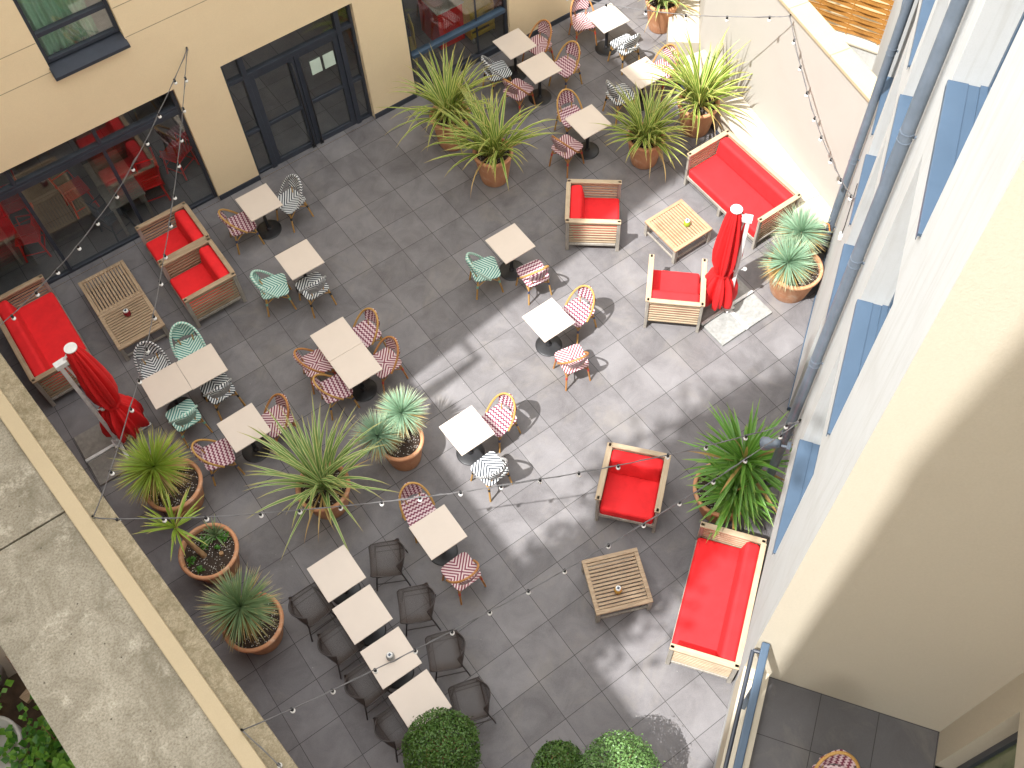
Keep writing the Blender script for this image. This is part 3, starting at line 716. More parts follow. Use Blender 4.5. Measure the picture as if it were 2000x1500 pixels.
def bistro(kind):
    W=dict(check=('w_check','rattan','bindblue','rattan'),cross=('w_cross','rattanred','bindred','rattanred'),vee=('w_black','t_black','bindblack','rattan'),mint=('w_green','t_green','bindgreen','rattan'))[kind]
    t=thing('bistro_chair',None,'chair')
    # seat
    mb=MB(); n=40; ring=[]
    for k in range(n):
        a=2*PI*k/n; c,s_=cos(a),sin(a); q=(abs(c)**7+abs(s_)**7)**(-1/7); x=.222*q*c; y=.215*q*s_*(1+.07*c); ring.append((x,y))
    cen=mb.add([(0,0,.462)]); 
    tp=mb.add([(x,y,.470) for x,y in ring]); md=mb.add([(x*.6,y*.6,.463) for x,y in ring]); bt=mb.add([(x*.98,y*.98,.440) for x,y in ring])
    uv=lambda x,y:(.5+x/.45,.5+y/.45)
    for k in range(n):
        j=(k+1)%n; (x0,y0),(x1,y1)=ring[k],ring[j]
        mb.face([md[k],tp[k],tp[j],md[j]],[uv(x0*.6,y0*.6),uv(x0,y0),uv(x1,y1),uv(x1*.6,y1*.6)])
        mb.face([cen[0],md[k],md[j]],[(.5,.5),uv(x0*.6,y0*.6),uv(x1*.6,y1*.6)])
        mb.face([tp[k],bt[k],bt[j],tp[j]],[uv(x0,y0),uv(x0*1.06,y0*1.06),uv(x1*1.06,y1*1.06),uv(x1,y1)])
    mb.face(bt[::-1],None); mb.build('seat',W[0],t)
    # arch
    def arch(a):
        s_=max(0,sin(a)); return Vector((.03-.29*s_**.80, .228*cos(a)*(1+.04*s_), .455+.41*s_**.80))
    wrapped=kind in('vee','mint')
    mb=MB(); mb.tube([arch(PI*k/32) for k in range(33)],.020 if wrapped else .0165,9); mb.build('back_frame',W[1],t)
    mb=MB(); rows=[]; R_=12; Cn=12
    for i in range(R_+1):
        f0=i/R_; z=.570+(.858-.570)*f0; zz=min(.9995,(z-.455)/.41); s_=zz**(1/.8); a=math.asin(min(1,s_)); e=arch(a)
        hw=min(.150+.05*f0, max(.02,abs(e.y))); xe=min(e.x-.012,-.165-.08*f0)
        rows.append(mb.add([(xe-.055*(1-f*f)*min(1,hw/.15),hw*f,z) for f in [-1+2*j/Cn for j in range(Cn+1)]]))
    for i in range(R_):
        for j in range(Cn):
            ids=[rows[i][j],rows[i][j+1],rows[i+1][j+1],rows[i+1][j]]
            mb.face(ids,[(.5+(mb.v[q][2]-.73)/.42*-1,.5+mb.v[q][1]/.42) if wrapped else (.5+mb.v[q][1]/.42,.5+(mb.v[q][2]-.73)/.42) for q in ids],0,True)
    mb.build('backrest',W[0],t,0,.012)
    for sy in (-1,1):
        mb=MB(); mb.tube([(-.16,.10*sy,.45),(-.19,.115*sy,.585)],.010,6); mb.build('upright',W[3],t)
    for sx in (-1,1):
        for sy in (-1,1):
            mb=MB(); top=Vector((.165*sx,.17*sy,.445)); ft=Vector((.225*sx,.21*sy,0)); mb.tube([top,top.lerp(ft,.5),ft],.0145,8); lg=mb.build('leg',W[3],t)
            mb=MB(); mb.tube([top.lerp(ft,.28),top.lerp(ft,.40)],.019,8); mb.build('binding',W[2],lg)
    mb=MB()
    q=[Vector((.168*a,.176*b,.30)) for a,b in ((1,1),(1,-1),(-1,-1),(-1,1))]
    for k in range(4):
        a,b=q[k],q[(k+1)%4]; c=(a+b)/2; mb.tube([a,a.lerp(c,.5)+Vector((0,0,.08)),Vector((c.x,c.y,.425)),b.lerp(c,.5)+Vector((0,0,.08)),b],.009,6)
    mb.build('brace',W[3],t)
    return t
def wire_chair():
    t=thing('wire_mesh_chair',None,'chair')
    prof=[(.25,.425,.215),(.22,.445,.235),(.10,.44,.25),(-.05,.435,.255),(-.15,.445,.255),(-.205,.485,.25),(-.235,.56,.24),(-.25,.63,.225),(-.262,.70,.185)]
    mb=MB(); Cn=12; rows=[]
    for k,(x,z,hw) in enumerate(prof):
        row=[]; b=max(0,(k-4)/4)
        for j in range(Cn+1):
            f=-1+2*j/Cn; row.append((x+.13*b*abs(f)**2.2,hw*f,z+.055*abs(f)**3*(1-b)-.045*b*abs(f)**3))
        rows.append(mb.add(row))
    ln=[0]
    for k in range(1,len(prof)): ln.append(ln[-1]+math.hypot(prof[k][0]-prof[k-1][0],prof[k][1]-prof[k-1][1]))
    for k in range(len(prof)-1):
        for j in range(Cn):
            mb.face([rows[k][j],rows[k][j+1],rows[k+1][j+1],rows[k+1][j]],[(2*prof[k][2]*(j/Cn-.5),ln[k]),(2*prof[k][2]*((j+1)/Cn-.5),ln[k]),(2*prof[k+1][2]*((j+1)/Cn-.5),ln[k+1]),(2*prof[k+1][2]*(j/Cn-.5),ln[k+1])],0,True)
    P=[Vector(v) for v in mb.v]
    rim=[P[rows[0][j]] for j in range(Cn+1)]+[P[rows[k][Cn]] for k in range(1,len(prof))]+[P[rows[-1][j]] for j in range(Cn-1,-1,-1)]+[P[rows[k][0]] for k in range(len(prof)-2,-1,-1)]
    mb.build('shell','chairmesh',t)
    mb=MB(); mb.tube(rim,.009,6); mb.build('rim','chairmetal',t)
    for sx in (-1,1):
        for sy in (-1,1):
            mb=MB(); mb.tube([(.17*sx,.225*sy,.455),(.235*sx,.25*sy,0)],.011,8); mb.build('leg','chairmetal',t)
    mb=MB()
    for sy in (-1,1): mb.tube([(.20,.238*sy,.2),(-.20,.238*sy,.2)],.008,6); mb.tube([(.172,.225*sy,.425),(-.172,.225*sy,.425)],.009,6)
    mb.tube([(.17,-.225,.42),(.17,.225,.42)],.008,6); mb.tube([(-.17,-.225,.42),(-.17,.225,.42)],.008,6)
    mb.build('under_frame','chairmetal',t)
    return t
def red_chair(m='redpaint'):
    t=thing('spindle_chair',None,'chair'); mb=MB(); mb.box((0,0,.445),(.42,.43,.03)); mb.build('seat',m,t,.01)
    for sx in (-1,1):
        for sy in (-1,1): mb=MB(); mb.tube([(.16*sx,.17*sy,.43),(.2*sx,.2*sy,0)],.018,8); mb.build('leg',m,t)
    mb=MB()
    for k in range(6): y=-.17+k*.068; mb.tube([(-.19,y,.455),(-.25,y*1.05,.86)],.010,6)
    mb.box((-.252,0,.88),(.03,.44,.08)); 
    for sy in (-1,1): mb.tube([(-.22,.2*sy,.66),(.1,.23*sy,.66),(.12,.22*sy,.46)],.014,6)
    mb.build('backrest',m,t)
    mb=MB(); mb.tube([(.18,-.185,.2),(.18,.185,.2)],.01,6); mb.tube([(-.18,-.185,.2),(-.18,.185,.2)],.01,6); mb.tube([(.18,.187,.14),(-.18,.187,.14)],.01,6); mb.tube([(.18,-.187,.14),(-.18,-.187,.14)],.01,6); mb.build('stretcher',m,t)
    return t
def candle(loc,mat_,label):
    t=thing('jar_lantern',label,'lantern',loc); mb=MB(); mb.lathe([(.001,0),(.05,0),(.056,.01),(.056,.06),(.045,.085),(.034,.095)],20); mb.build('jar',mat_,t)
    mb=MB(); mb.lathe([(.036,.09),(.038,.092),(.038,.118),(.034,.121),(.001,.121)],20); l=mb.build('lid','whitemetal',t)
    mb=MB(); mb.box((0,0,.1225),(.034,.034,.003),.4); mb.build('solar_panel','solar',l)

# ------------------------------------------------------------------ lounge furniture
def lounge_place(key,wd,x,y,deg,label,group,brown=False):
    r=place(key,lambda:lounge(wd,None,brown),(x,y,0),rad(deg),label,group); return r
GS='red cushioned slatted lounge seats'
lounge_place('sofa',1.8,5.17,-2.65,180,'red two seat sofa against the cream ledge, behind the folded parasol',GS)
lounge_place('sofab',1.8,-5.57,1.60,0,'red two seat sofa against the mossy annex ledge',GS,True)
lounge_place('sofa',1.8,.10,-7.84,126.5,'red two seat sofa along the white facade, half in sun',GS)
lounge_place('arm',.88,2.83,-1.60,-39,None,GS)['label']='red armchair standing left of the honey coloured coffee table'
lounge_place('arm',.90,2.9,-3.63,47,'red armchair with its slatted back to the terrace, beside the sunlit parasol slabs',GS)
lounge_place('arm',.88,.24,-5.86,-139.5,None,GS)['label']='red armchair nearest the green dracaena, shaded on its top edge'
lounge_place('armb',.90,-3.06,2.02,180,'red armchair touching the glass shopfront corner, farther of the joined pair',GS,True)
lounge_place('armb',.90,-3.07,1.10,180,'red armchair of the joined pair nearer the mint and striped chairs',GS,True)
GT='slatted wooden coffee tables'
place('cth',lambda:lounge_table('honey','teakgrey',0),(3.86,-2.59,0),rad(90),'honey coloured sunlit coffee table in front of the ledge sofa',GT)
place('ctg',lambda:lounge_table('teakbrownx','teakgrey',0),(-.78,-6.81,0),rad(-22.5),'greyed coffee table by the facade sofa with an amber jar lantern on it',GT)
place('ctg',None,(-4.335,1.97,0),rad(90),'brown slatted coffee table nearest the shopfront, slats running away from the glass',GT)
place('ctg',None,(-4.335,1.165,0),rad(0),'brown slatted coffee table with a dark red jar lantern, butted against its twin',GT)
candle((3.97,-2.67,.365),'candlegreen','green jar lantern on the honey coffee table')
candle((-.86,-6.93,.365),'candlegold','amber jar lantern on the greyed coffee table')
candle((-4.33,1.30,.365),'candlered','dark red jar lantern on the brown coffee tables')
candle((-3.86,-5.98,.746),'candleclear','clear jar lantern on a beige table of the long row')

# ------------------------------------------------------------------ bistro tables
GB='beige square bistro tables'
TT=[(-1.61,1.75,0,'beige table nearest the double door, between a burgundy chair and a striped one'),
(-1.65,.31,0,'beige table between the lone mint chair and a striped chair near the armchairs'),
(-1.95,-1.35,0,'beige table of the burgundy four chair pair, farther from the potted plants'),
(-1.95,-1.94,0,'beige table of the burgundy four chair pair, next to the two headed yucca'),
(-4.42,-.53,-1,'beige table of the mint and striped pair, nearer the shaded parasol'),
(-3.83,-.55,-1,'beige table of the mint and striped pair, away from the shaded parasol'),
(-3.81,-1.86,1,'beige table with burgundy chairs just above the variegated flax pot'),
(1.24,-1.46,0,'beige table on the shade line beside a mint chair'),
(.86,-3.01,1,'sunlit beige table in the middle of the bright paving'),
(-1.22,-3.84,1,'sunlit beige table right of the two headed yucca'),
(-2.42,-4.90,-.5,'beige table beside the mesh chairs with a cross woven chair at its corner'),
(-3.85,-4.58,0,'first beige table of the long row, nearest the flax pot'),
(-3.86,-5.27,0,'second beige table of the long row, counted from the flax pot'),
(-3.86,-5.98,-1,'third beige table of the long row, holding the clear jar lantern'),
(-3.86,-6.67,0,'last beige table of the long row, partly under the round box shrub'),
(3.95,2.22,0,'beige table closest to the right shopfront glass'),
(3.95,1.45,-1,'beige table one step out from the right shopfront, by a red framed chair'),
(3.85,-.12,-1,'beige table left of the potted flax near the upper armchair'),
(5.72,1.72,-2,'beige table farthest up the beige wall, under the string lights'),
(5.35,.22,-1.5,'beige table hidden partly by the flax leaves near the garden wall')]
for x,y,a,l in TT: place('bt',bistro_table,(x,y,0),rad(a),l,GB)

# ------------------------------------------------------------------ bistro chairs
GC='woven bistro chairs'
CH=[('check',-2.02,1.77,-8,'burgundy checked chair left of the table nearest the double door'),
('vee',-1.12,1.70,194,'black striped chair right of the table nearest the double door'),
('mint',-2.2,.30,-18,'mint chair standing below the joined red armchairs'),
('vee',-1.69,-.07,92,'black striped chair under the table beside the joined armchairs'),
('check',-1.50,-1.36,188,'burgundy checked chair at the top right of the four chair pair'),
('cross',-1.52,-1.98,184,'crimson cross woven chair at the sunny edge of the four chair pair'),
('cross',-2.36,-1.36,-8,'crimson cross woven chair on the armchair side of the four chair pair'),
('check',-2.36,-1.93,-8,'burgundy checked chair beside the yucca end of the four chair pair'),
('vee',-4.42,.03,-97,'black striped chair with its back to the coffee tables, left of a mint chair'),
('mint',-3.83,.02,-100,'mint chair with its back to the brown coffee tables'),
('vee',-3.80,-.86,93,'black striped chair near the burgundy table, facing the mint and striped pair'),
('mint',-4.43,-.97,93,'mint chair between the shaded parasol and the green yucca pot'),
('cross',-3.36,-1.87,190,'crimson cross woven chair just above the flax leaves in the middle left'),
('check',-4.32,-1.86,-12,'burgundy checked chair next to the green yucca pot'),
('mint',.72,-1.46,-18,'mint chair alone on the central shade line'),
('check',1.30,-2.0,82,'burgundy checked chair half in sun, right of the central mint chair'),
('check',1.42,-3.02,190,'burgundy checked chair in full sun right of the middle sunlit table'),
('cross',.83,-3.66,79,'crimson cross woven chair in full sun below the middle sunlit table'),
('check',-.68,-3.85,191,'burgundy checked chair in full sun right of the two headed yucca table'),
('vee',-1.24,-4.43,95,'black striped chair in full sun casting a long looped shadow'),
('check',-2.42,-4.36,-96,'burgundy checked chair between the flax pot and the wire mesh chairs'),
('cross',-2.44,-5.47,92,'crimson cross woven chair with a low back edge, nearest the greyed coffee table'),
('cross',4.44,2.18,190,'crimson cross woven chair beside the right shopfront and dark skirting'),
('vee',3.45,2.08,-10,'black striped chair behind the rear flax leaves'),
('check',4.52,1.42,190,'burgundy checked chair standing free above the middle aisle'),
('cross',3.48,1.47,15,'crimson cross woven chair with red bindings, right of the rear flax'),
('check',3.86,.38,-98,'burgundy checked chair at the table left of the front right flax'),
('cross',3.36,-.16,12,'crimson cross woven chair with red bindings, above the central armchair'),
('cross',5.50,2.17,-110,'crimson cross woven chair against the beige wall under the string lights'),
('vee',5.74,1.20,88,'black striped chair near the big pale pot'),
('cross',5.88,.28,190,'crimson cross woven chair by the cream ledge behind flax leaves'),
('vee',4.88,.25,-4,'black striped chair half hidden by the front right flax')]
for k,x,y,a,l in CH: place('bc_'+k,lambda k=k:bistro(k),(x,y,0),rad(a),l,GC)
place('bc_check',None,(-1.22,-10.45,3.1),rad(228),'burgundy checked chair up on the terrace of the white building',GC)

GM='brown wire mesh chairs along the long row'
MC=[(-4.36,-4.66,2,'wire mesh chair nearest the spiky yucca pot, wall side of the row'),
(-4.30,-5.33,2,'wire mesh chair second on the wall side of the row, counted from the flax pot'),
(-4.29,-6.0,2,'wire mesh chair third on the wall side of the row, by a string light'),
(-4.26,-6.68,3,'wire mesh chair last on the wall side, left of the box shrub'),
(-3.16,-4.72,152,'wire mesh chair first on the aisle side, just left of a burgundy table'),
(-3.18,-5.50,154,'wire mesh chair second on the aisle side of the row'),
(-3.21,-6.26,156,'wire mesh chair third on the aisle side, right of the jar lantern'),
(-3.31,-6.98,160,'wire mesh chair last on the aisle side, above the box shrub')]
for x,y,a,l in MC: place('wc',wire_chair,(x,y,0),rad(a),l,GM)

# inside the shopfronts
GI='painted spindle chairs inside the glass shopfront'
for k,(m,x,y,a,l) in enumerate([('redpaint',-2.85,3.62,170,'red spindle chair behind the glass right of the indoor table'),('redpaint',-3.98,4.2,5,'red spindle chair behind the glass left of the indoor table'),
 ('bluepaint',-3.70,3.35,20,'slate blue spindle chair behind the glass'),('redpaint',-5.0,3.75,160,'red spindle chair behind the left shopfront pane'),('redpaint',-4.95,4.55,175,'red spindle chair farthest back behind the left pane'),('redpaint',-2.18,3.9,120,'red spindle chair behind the right end of the shopfront')]):
    place('sp_'+m,lambda m=m:red_chair(m),(x,y,0),rad(a),l,GI)
def in_table(x,y,a,m,label):
    t=thing('wooden_table',label,'table',(x,y,0),a); mb=MB(); mb.box((0,0,.73),(.62,.6,.03)); mb.build('tabletop',m,t,.004)
    for sx in (-1,1):
        for sy in (-1,1): mb=MB(); mb.box((sx*.26,sy*.25,.357),(.05,.05,.714)); mb.build('leg',m,t)
in_table(-3.34,4.0,0,'tableedge','warm brown table inside the shopfront'); in_table(-3.36,3.38,0,'slabdark','grey green table inside the shopfront'); in_table(-5.6,3.9,0,'slabdark','grey table at the left end inside the shopfront')
ct=thing('pallet_trolley','yellow slatted trolley on castors inside the right shopfront','trolley',(4.0,3.55,0))
mb=MB()
for k in range(4): mb.box((0,-.18,.18+k*.17),(.55,.03,.09))
mb.box((0,.2,.45),(.55,.03,.7)); 
for sx in (-1,1): mb.box((.26*sx,0,.45),(.03,.36,.7))
mb.build('crate','yellow',ct,.004)
for sx in (-1,1):
    for sy in (-1,1): mb=MB(); mb.tube([(.22*sx-.02,.16*sy,.05),(.22*sx+.02,.16*sy,.05)],.05,12); mb.build('castor','steel',ct)
cb=thing('red_cabinet','red cabinet with a pale top inside the right shopfront','cabinet',(3.45,3.95,0)); mb=MB(); mb.box((0,0,.43),(.55,.7,.86)); mb.build('body','redpaint',cb,.006); mb=MB(); mb.box((0,0,.875),(.6,.76,.03)); mb.build('top','table',cb,.004)
ys=thing('yellow_chair','yellow wooden chair just inside the right shopfront edge','chair',(2.45,3.7,0),2.8); mb=MB(); mb.box((0,0,.44),(.4,.4,.03)); mb.build('seat','yellow',ys,.006)
mb=MB(); mb.box((-.19,0,.75),(.03,.4,.5)); mb.build('backrest','yellow',ys,.03)
for sx in (-1,1):
    for sy in (-1,1): mb=MB(); mb.box((.17*sx,.17*sy,.21),(.035,.035,.43)); mb.build('leg','yellow',ys)

# ------------------------------------------------------------------ parasols
def parasol(label,base,can,rot,slabs,slabm,seed):
    t=thing('folded_parasol',label,'parasol',(base[0],base[1],0)); rnd=random.Random(seed)
    ph=[rnd.random()*6.28 for _ in range(6)]
    def fold(a,k): return 1+.20*sin(8*a+ph[0]+k*1.2)+.13*sin(13*a+ph[1]-k*2)+.09*sin(21*a+ph[2]+k*3)
    prof=[(.06,2.50),(.085,2.44),(.11,2.3),(.14,2.05),(.165,1.75),(.178,1.45),(.16,1.2),(.115,1.02),(.125,.95),(.19,.85),(.235,.68),(.26,.48),(.25,.33),(.22,.28),(.12,.33)]
    mb=MB(); mb.lathe(prof,96,(can[0],can[1],0),0,fold); mb.build('canopy','redcanvas',t)
    mb=MB(); mb.lathe([(.143,.995),(.146,1.02),(.143,1.05)],40,(can[0],can[1],0),0,lambda a,k:1+.06*sin(8*a+ph[0])); mb.build('tie_strap','redcanvas',t)
    mb=MB(); mb.lathe([(.07,2.48),(.088,2.495),(.088,2.512)],28,(can[0],can[1],0)); mb.disc((can[0],can[1],2.512),.088,28); mb.build('cap','whitemetal',t)
    mb=MB(); mb.tube([(can[0],can[1],.3),(can[0],can[1],2.5)],.02,8); mb.build('pole','whitemetal',t)
    mb=MB(); mb.box((0,0,1.18),(.06,.085,2.3),rot); mb.lathe([(.06,.06),(.06,.2),(.045,.22)],16); mb.build('mast','whitemetal',t,.01)
    q=Vector((can[0],can[1],0)); e=q.normalized()
    mb=MB(); mb.box((e.x*.03,e.y*.03,2.34),(.17,.10,.09),rot); mb.tube([(e.x*.06,e.y*.06,2.30),(e.x*.11,e.y*.11,1.7)],.018,8); mb.tube([(0,0,2.3),(can[0],can[1],2.5)],.02,8); mb.build('arm','whitemetal',t,.008)
    mb=MB(); mb.tube([(.05,-.04,1.1),(.11,-.07,1.1)],.012,8); mb.lathe([(.001,-.03),(.03,-.02),(.03,.02),(.001,.03)],12,(.11,-.07,1.1)); mb.build('crank','whitemetal',t)
    mb=MB(); mb.box((0,0,.045),(1.08,.05,.05)); mb.box((0,0,.046),(.05,1.0,.05)); mb.box((0,0,.075),(.17,.17,.02)); mb.build('base_cross','whitemetal',t,.004)
    for sx,sy in slabs:
        mb=MB(); mb.box((sx*.285+rnd.uniform(-.006,.006),sy*.265,.024),(.50,.46,.048),rnd.uniform(-.015,.015)); mb.build('base_slab',slabm,t,.008)
    return t
parasol('folded red parasol standing in sun on pale concrete slabs',(3.58,-4.19),(-.13,.15),rad(130),((-1,-1),(1,-1),(-1,1),(1,1)),'slab',1)
parasol('folded red parasol in shade by the mossy annex ledge',(-5.44,-.52),(.25,.03),rad(5),((-1,-1),(1,-1),(-1,1),(1,1)),'slabdark',2)

# ------------------------------------------------------------------ potted plants
def pot(t,R,h,rb=None):
    rb=rb or R*.68
    mb=MB(); mb.lathe([(.001,.0),(rb,0),(rb+.01,.03),(R*.93,h-.09),(R*.95,h-.075),(R,h-.065),(R+.005,h-.02),(R-.012,h),(R-.045,h),(R-.055,h-.05),(R-.07,h-.14)],48)
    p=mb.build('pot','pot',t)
    mb=MB(); rr=random.Random(int(R*1000)); n=36; rings=[[ (0,0,h-.045) ]]
    ids=[mb.add([(0,0,h-.05)])]
    for k in (1,2,3,4):
        r=(R-.058)*k/4; ids.append(mb.add([(r*cos(2*PI*j/n),r*sin(2*PI*j/n),h-.06+rr.uniform(-.012,.012)-(.02 if k==4 else 0)) for j in range(n)]))
    for j in range(n):
        mb.face([ids[0][0],ids[1][j],ids[1][(j+1)%n]],None,0,True)
        for k in (1,2,3): mb.face([ids[k][j],ids[k+1][j],ids[k+1][(j+1)%n],ids[k][(j+1)%n]],None,0,True)
    mb.build('soil','soil',p)
def flax(label,x,y,R,h,seed,n=95,ln=(.75,1.15),mat_='flax',az0=None,dry=8):
    t=thing('potted_flax',label,'potted plant',(x,y,0),0,'potted plants on the terrace'); pot(t,R,h); rnd=random.Random(seed); mb=MB()
    for fan in range(7):
        fa=rnd.random()*6.28; q=rnd.uniform(0,R*.38); bx,by=q*cos(fa),q*sin(fa)
        for k in range(n//7):
            a=rnd.random()*6.28; el=rad(rnd.triangular(28,88,66)); l=rnd.uniform(*ln)
            mb.blade((bx+.03*cos(a),by+.03*sin(a),h-.06),a,el,l,rnd.uniform(.036,.056),rad(rnd.triangular(20,130,60)),8,0,.22,rnd.uniform(-.3,.3))
    for k in range(dry):
        a=rnd.random()*6.28; mb.blade((.05*cos(a),.05*sin(a),h-.05),a,rad(rnd.uniform(10,50)),rnd.uniform(.5,1.0),.028,rad(rnd.uniform(40,120)),8,1,.2,rnd.uniform(-.6,.6))
    mb.build('foliage',[mat_,'dry'],t); return t
def ball(mb,c,rnd,n,l,w,mat_=0,drymat=None,lo=-55,tilt=(0,0,1)):
    for k in range(n):
        z=1-2*(k+.5)/n; el=math.asin(max(-1,min(1,z)))
        if el<rad(lo): continue
        a=k*2.39996+rnd.uniform(-.25,.25); el+=rnd.uniform(-.12,.12)
        m=mat_
        if drymat is not None and el<rad(4) and rnd.random()<.5: m=drymat
        ll=l*rnd.uniform(.82,1.06)
        mb.blade(c,a,el,ll,w*rnd.uniform(.8,1.15),rad(rnd.uniform(2,14)),3,m,.12,0,.95)
def yucca(label,x,y,R,h,heads,mat_,seed):
    t=thing('potted_yucca',label,'potted plant',(x,y,0),0,'potted plants on the terrace'); pot(t,R,h); rnd=random.Random(seed)
    for (hx,hy,hz,l,n,w) in heads:
        mb=MB(); mb.tube([(hx*.4,hy*.4,h-.08),(hx*.7,hy*.7,(h+hz)/2),(hx,hy,hz)],[.06,.055,.05],10); mb.build('trunk','bark',t)
        mb=MB(); ball(mb,(hx,hy,hz),rnd,n,l,w,0,1); mb.build('foliage',[mat_,'dry'],t)
    return t
flax('variegated flax in a shaded pot against the beige pillar, behind another flax',2.05,1.52,.36,.70,11,98,(.9,1.4))
flax('variegated flax whose leaf tip touches the paving, right in front of another flax',2.17,.37,.345,.68,12,100,(.9,1.45))
flax('variegated flax in a whitish worn pot above the upper armchair',4.52,-.90,.336,.62,13,98,(.75,1.15))
flax('variegated flax by the cream ledge casting leaf shadows on the garden wall',5.74,-.86,.37,.66,14,100,(.9,1.45))
flax('flax spilling from the pale tall pot at the far end of the beige wall',6.92,1.56,.32,.66,15,90,(.6,1.0),'flaxpale')
flax('variegated flax in the middle left between two burgundy tables',-3.34,-3.29,.388,.62,16,84,(.95,1.5),'flaxpale',None,5)
yucca('two headed blue green yucca in sun, next to the middle flax pot',-2.05,-3.32,.34,.60,[(.19,.19,.93,.43,640,.0105),(-.27,.14,.82,.42,580,.0105)],'yuccablue',21)
yucca('two headed pale yucca by the white facade beside the sunlit parasol',4.66,-4.48,.44,.62,[(-.19,.03,.85,.50,620,.0125),(.31,.30,.95,.50,580,.0125)],'yuccablue',22)
yucca('bushy yellow green yucca leaning out of its pot, below the shaded parasol',-5.06,-1.96,.42,.60,[(-.08,.16,.98,.60,500,.0165)],'yuccagrn',23)
yucca('spiky dark green yucca with brown old leaves by the first wire mesh chair',-5.09,-4.43,.41,.60,[(-.02,.13,.92,.58,500,.0155)],'yuccadark',24)
# leaning dracaena pot
t=thing('potted_dracaena','young leaning dracaena with bare stem and ground cover in a wide pot','potted plant',(-5.11,-3.18,0),0,'potted plants on the terrace'); pot(t,.413,.6); rnd=random.Random(31)
mb=MB(); mb.tube([(-.08,-.01,.53),(-.12,.08,.72),(-.16,.2,.95),(-.18,.29,1.12)],[.042,.036,.032,.028],10); mb.build('trunk','bark',t)
mb=MB()
for k in range(34):
    a=rnd.random()*6.28; mb.blade((-.18,.29,1.12),a,rad(rnd.uniform(0,80)),rnd.uniform(.38,.62),.032,rad(rnd.uniform(5,50)),6,0 if rnd.random()<.85 else 1,.2)
mb.build('foliage',['yuccagrn','dry'],t)
mb=MB()
for k in range(40):
    a=rnd.random()*6.28; mb.blade((.18,.17,.55),a,rad(rnd.uniform(5,85)),rnd.uniform(.18,.34),.018,rad(rnd.uniform(5,50)),4,0,.2)
mb.build('side_shoot',['yuccadark'],t)
for cx,cy,rr,nn in ((.02,.14,.10,70),(-.25,.02,.06,40),(.27,.06,.07,45),(-.22,-.17,.05,30),(.12,-.02,.04,20)):
    mb=MB()
    for k in range(nn): mb.leaf((cx+rnd.gauss(0,rr*.5),cy+rnd.gauss(0,rr*.5),.56+rnd.uniform(0,.05)),(rnd.gauss(0,.6),rnd.gauss(0,.6),1),.042,rnd.random()*6,0,.8)
    mb.build('ground_cover','leaf',t)
mb=MB(); mb.tube([(.12,-.14,.53),(.13,-.14,.60)],.03,10); mb.build('cut_stump','bark',t)
# big dracaena by the facade
t=thing('potted_dracaena','big glossy green dracaena with two crowns at the end of the facade sofa','potted plant',(1.21,-6.70,0),0,'potted plants on the terrace'); pot(t,.43,.6); rnd=random.Random(33)
for hx,hy,hz,n,l in ((.24,-.02,1.2,105,.92),(-.02,-.2,.85,80,.74)):
    mb=MB(); mb.tube([(hx*.4,hy*.4,.53),(hx,hy,hz)],[.05,.04],10); mb.build('trunk','bark',t)
    mb=MB()
    for k in range(n):
        a=k*2.4+rnd.uniform(-.3,.3); el=rad(90-118*((k+.5)/n)**.75+rnd.uniform(-8,8)); mb.blade((hx,hy,hz-.12*(k/n)),a,el,l*rnd.uniform(.75,1.1),rnd.uniform(.042,.056),rad(rnd.uniform(10,60)),7,0 if rnd.random()<.96 else 1,.22,0,.95)
    mb.build('foliage',['drac','dry'],t)
# box shrubs
def shrub(label,x,y,z,r,mat_,seed,n=5200):
    t=thing('box_shrub',label,'shrub',(x,y,0),0,'clipped box shrubs'); rnd=random.Random(seed); pot(t,.26,.42)
    mb=MB(); mb.tube([(0,0,.35),(.01,0,z)],[.035,.03],8)
    for k in range(16):
        a=k*2.4; e=rad(-20+k*7); mb.tube([(0,0,z-.15),(r*.75*cos(a)*cos(e),r*.75*sin(a)*cos(e),z+r*.75*sin(e))],[.015,.005],5)
    mb.build('trunk','bark',t); mb=MB()
    off=[(Vector((rnd.gauss(0,1),rnd.gauss(0,1),rnd.gauss(0,1))).normalized(),rnd.uniform(.5,1.0)) for _ in range(60)]
    for k in range(n):
        d=Vector((rnd.gauss(0,1),rnd.gauss(0,1),rnd.gauss(0,1))).normalized()
        lump=1+.09*max(0,max(d.dot(o)-.90 for o,_ in off)*10)-.05
        q=r*lump*(1-.30*rnd.random()**1.8)*(1.0 if rnd.random()>.035 else rnd.uniform(1.04,1.12))
        nn=d+Vector((rnd.gauss(0,.55),rnd.gauss(0,.55),rnd.gauss(0,.55)))
        mb.leaf((d.x*q,d.y*q,z+d.z*q),nn,rnd.uniform(.024,.042),rnd.random()*6.28,0,.6)
    mb.build('crown',mat_,t)

shrub('dark round box shrub over the last table of the long row',-3.96,-7.36,.95,.47,'bux',41,12500)
shrub('smaller dark box shrub at the bottom between the two bigger ones',-2.94,-8.38,.85,.33,'bux',42,8000)
shrub('light green sunlit box shrub at the bottom beside the small dark one',-2.40,-8.87,.95,.49,'buxsunlit',43,12500)

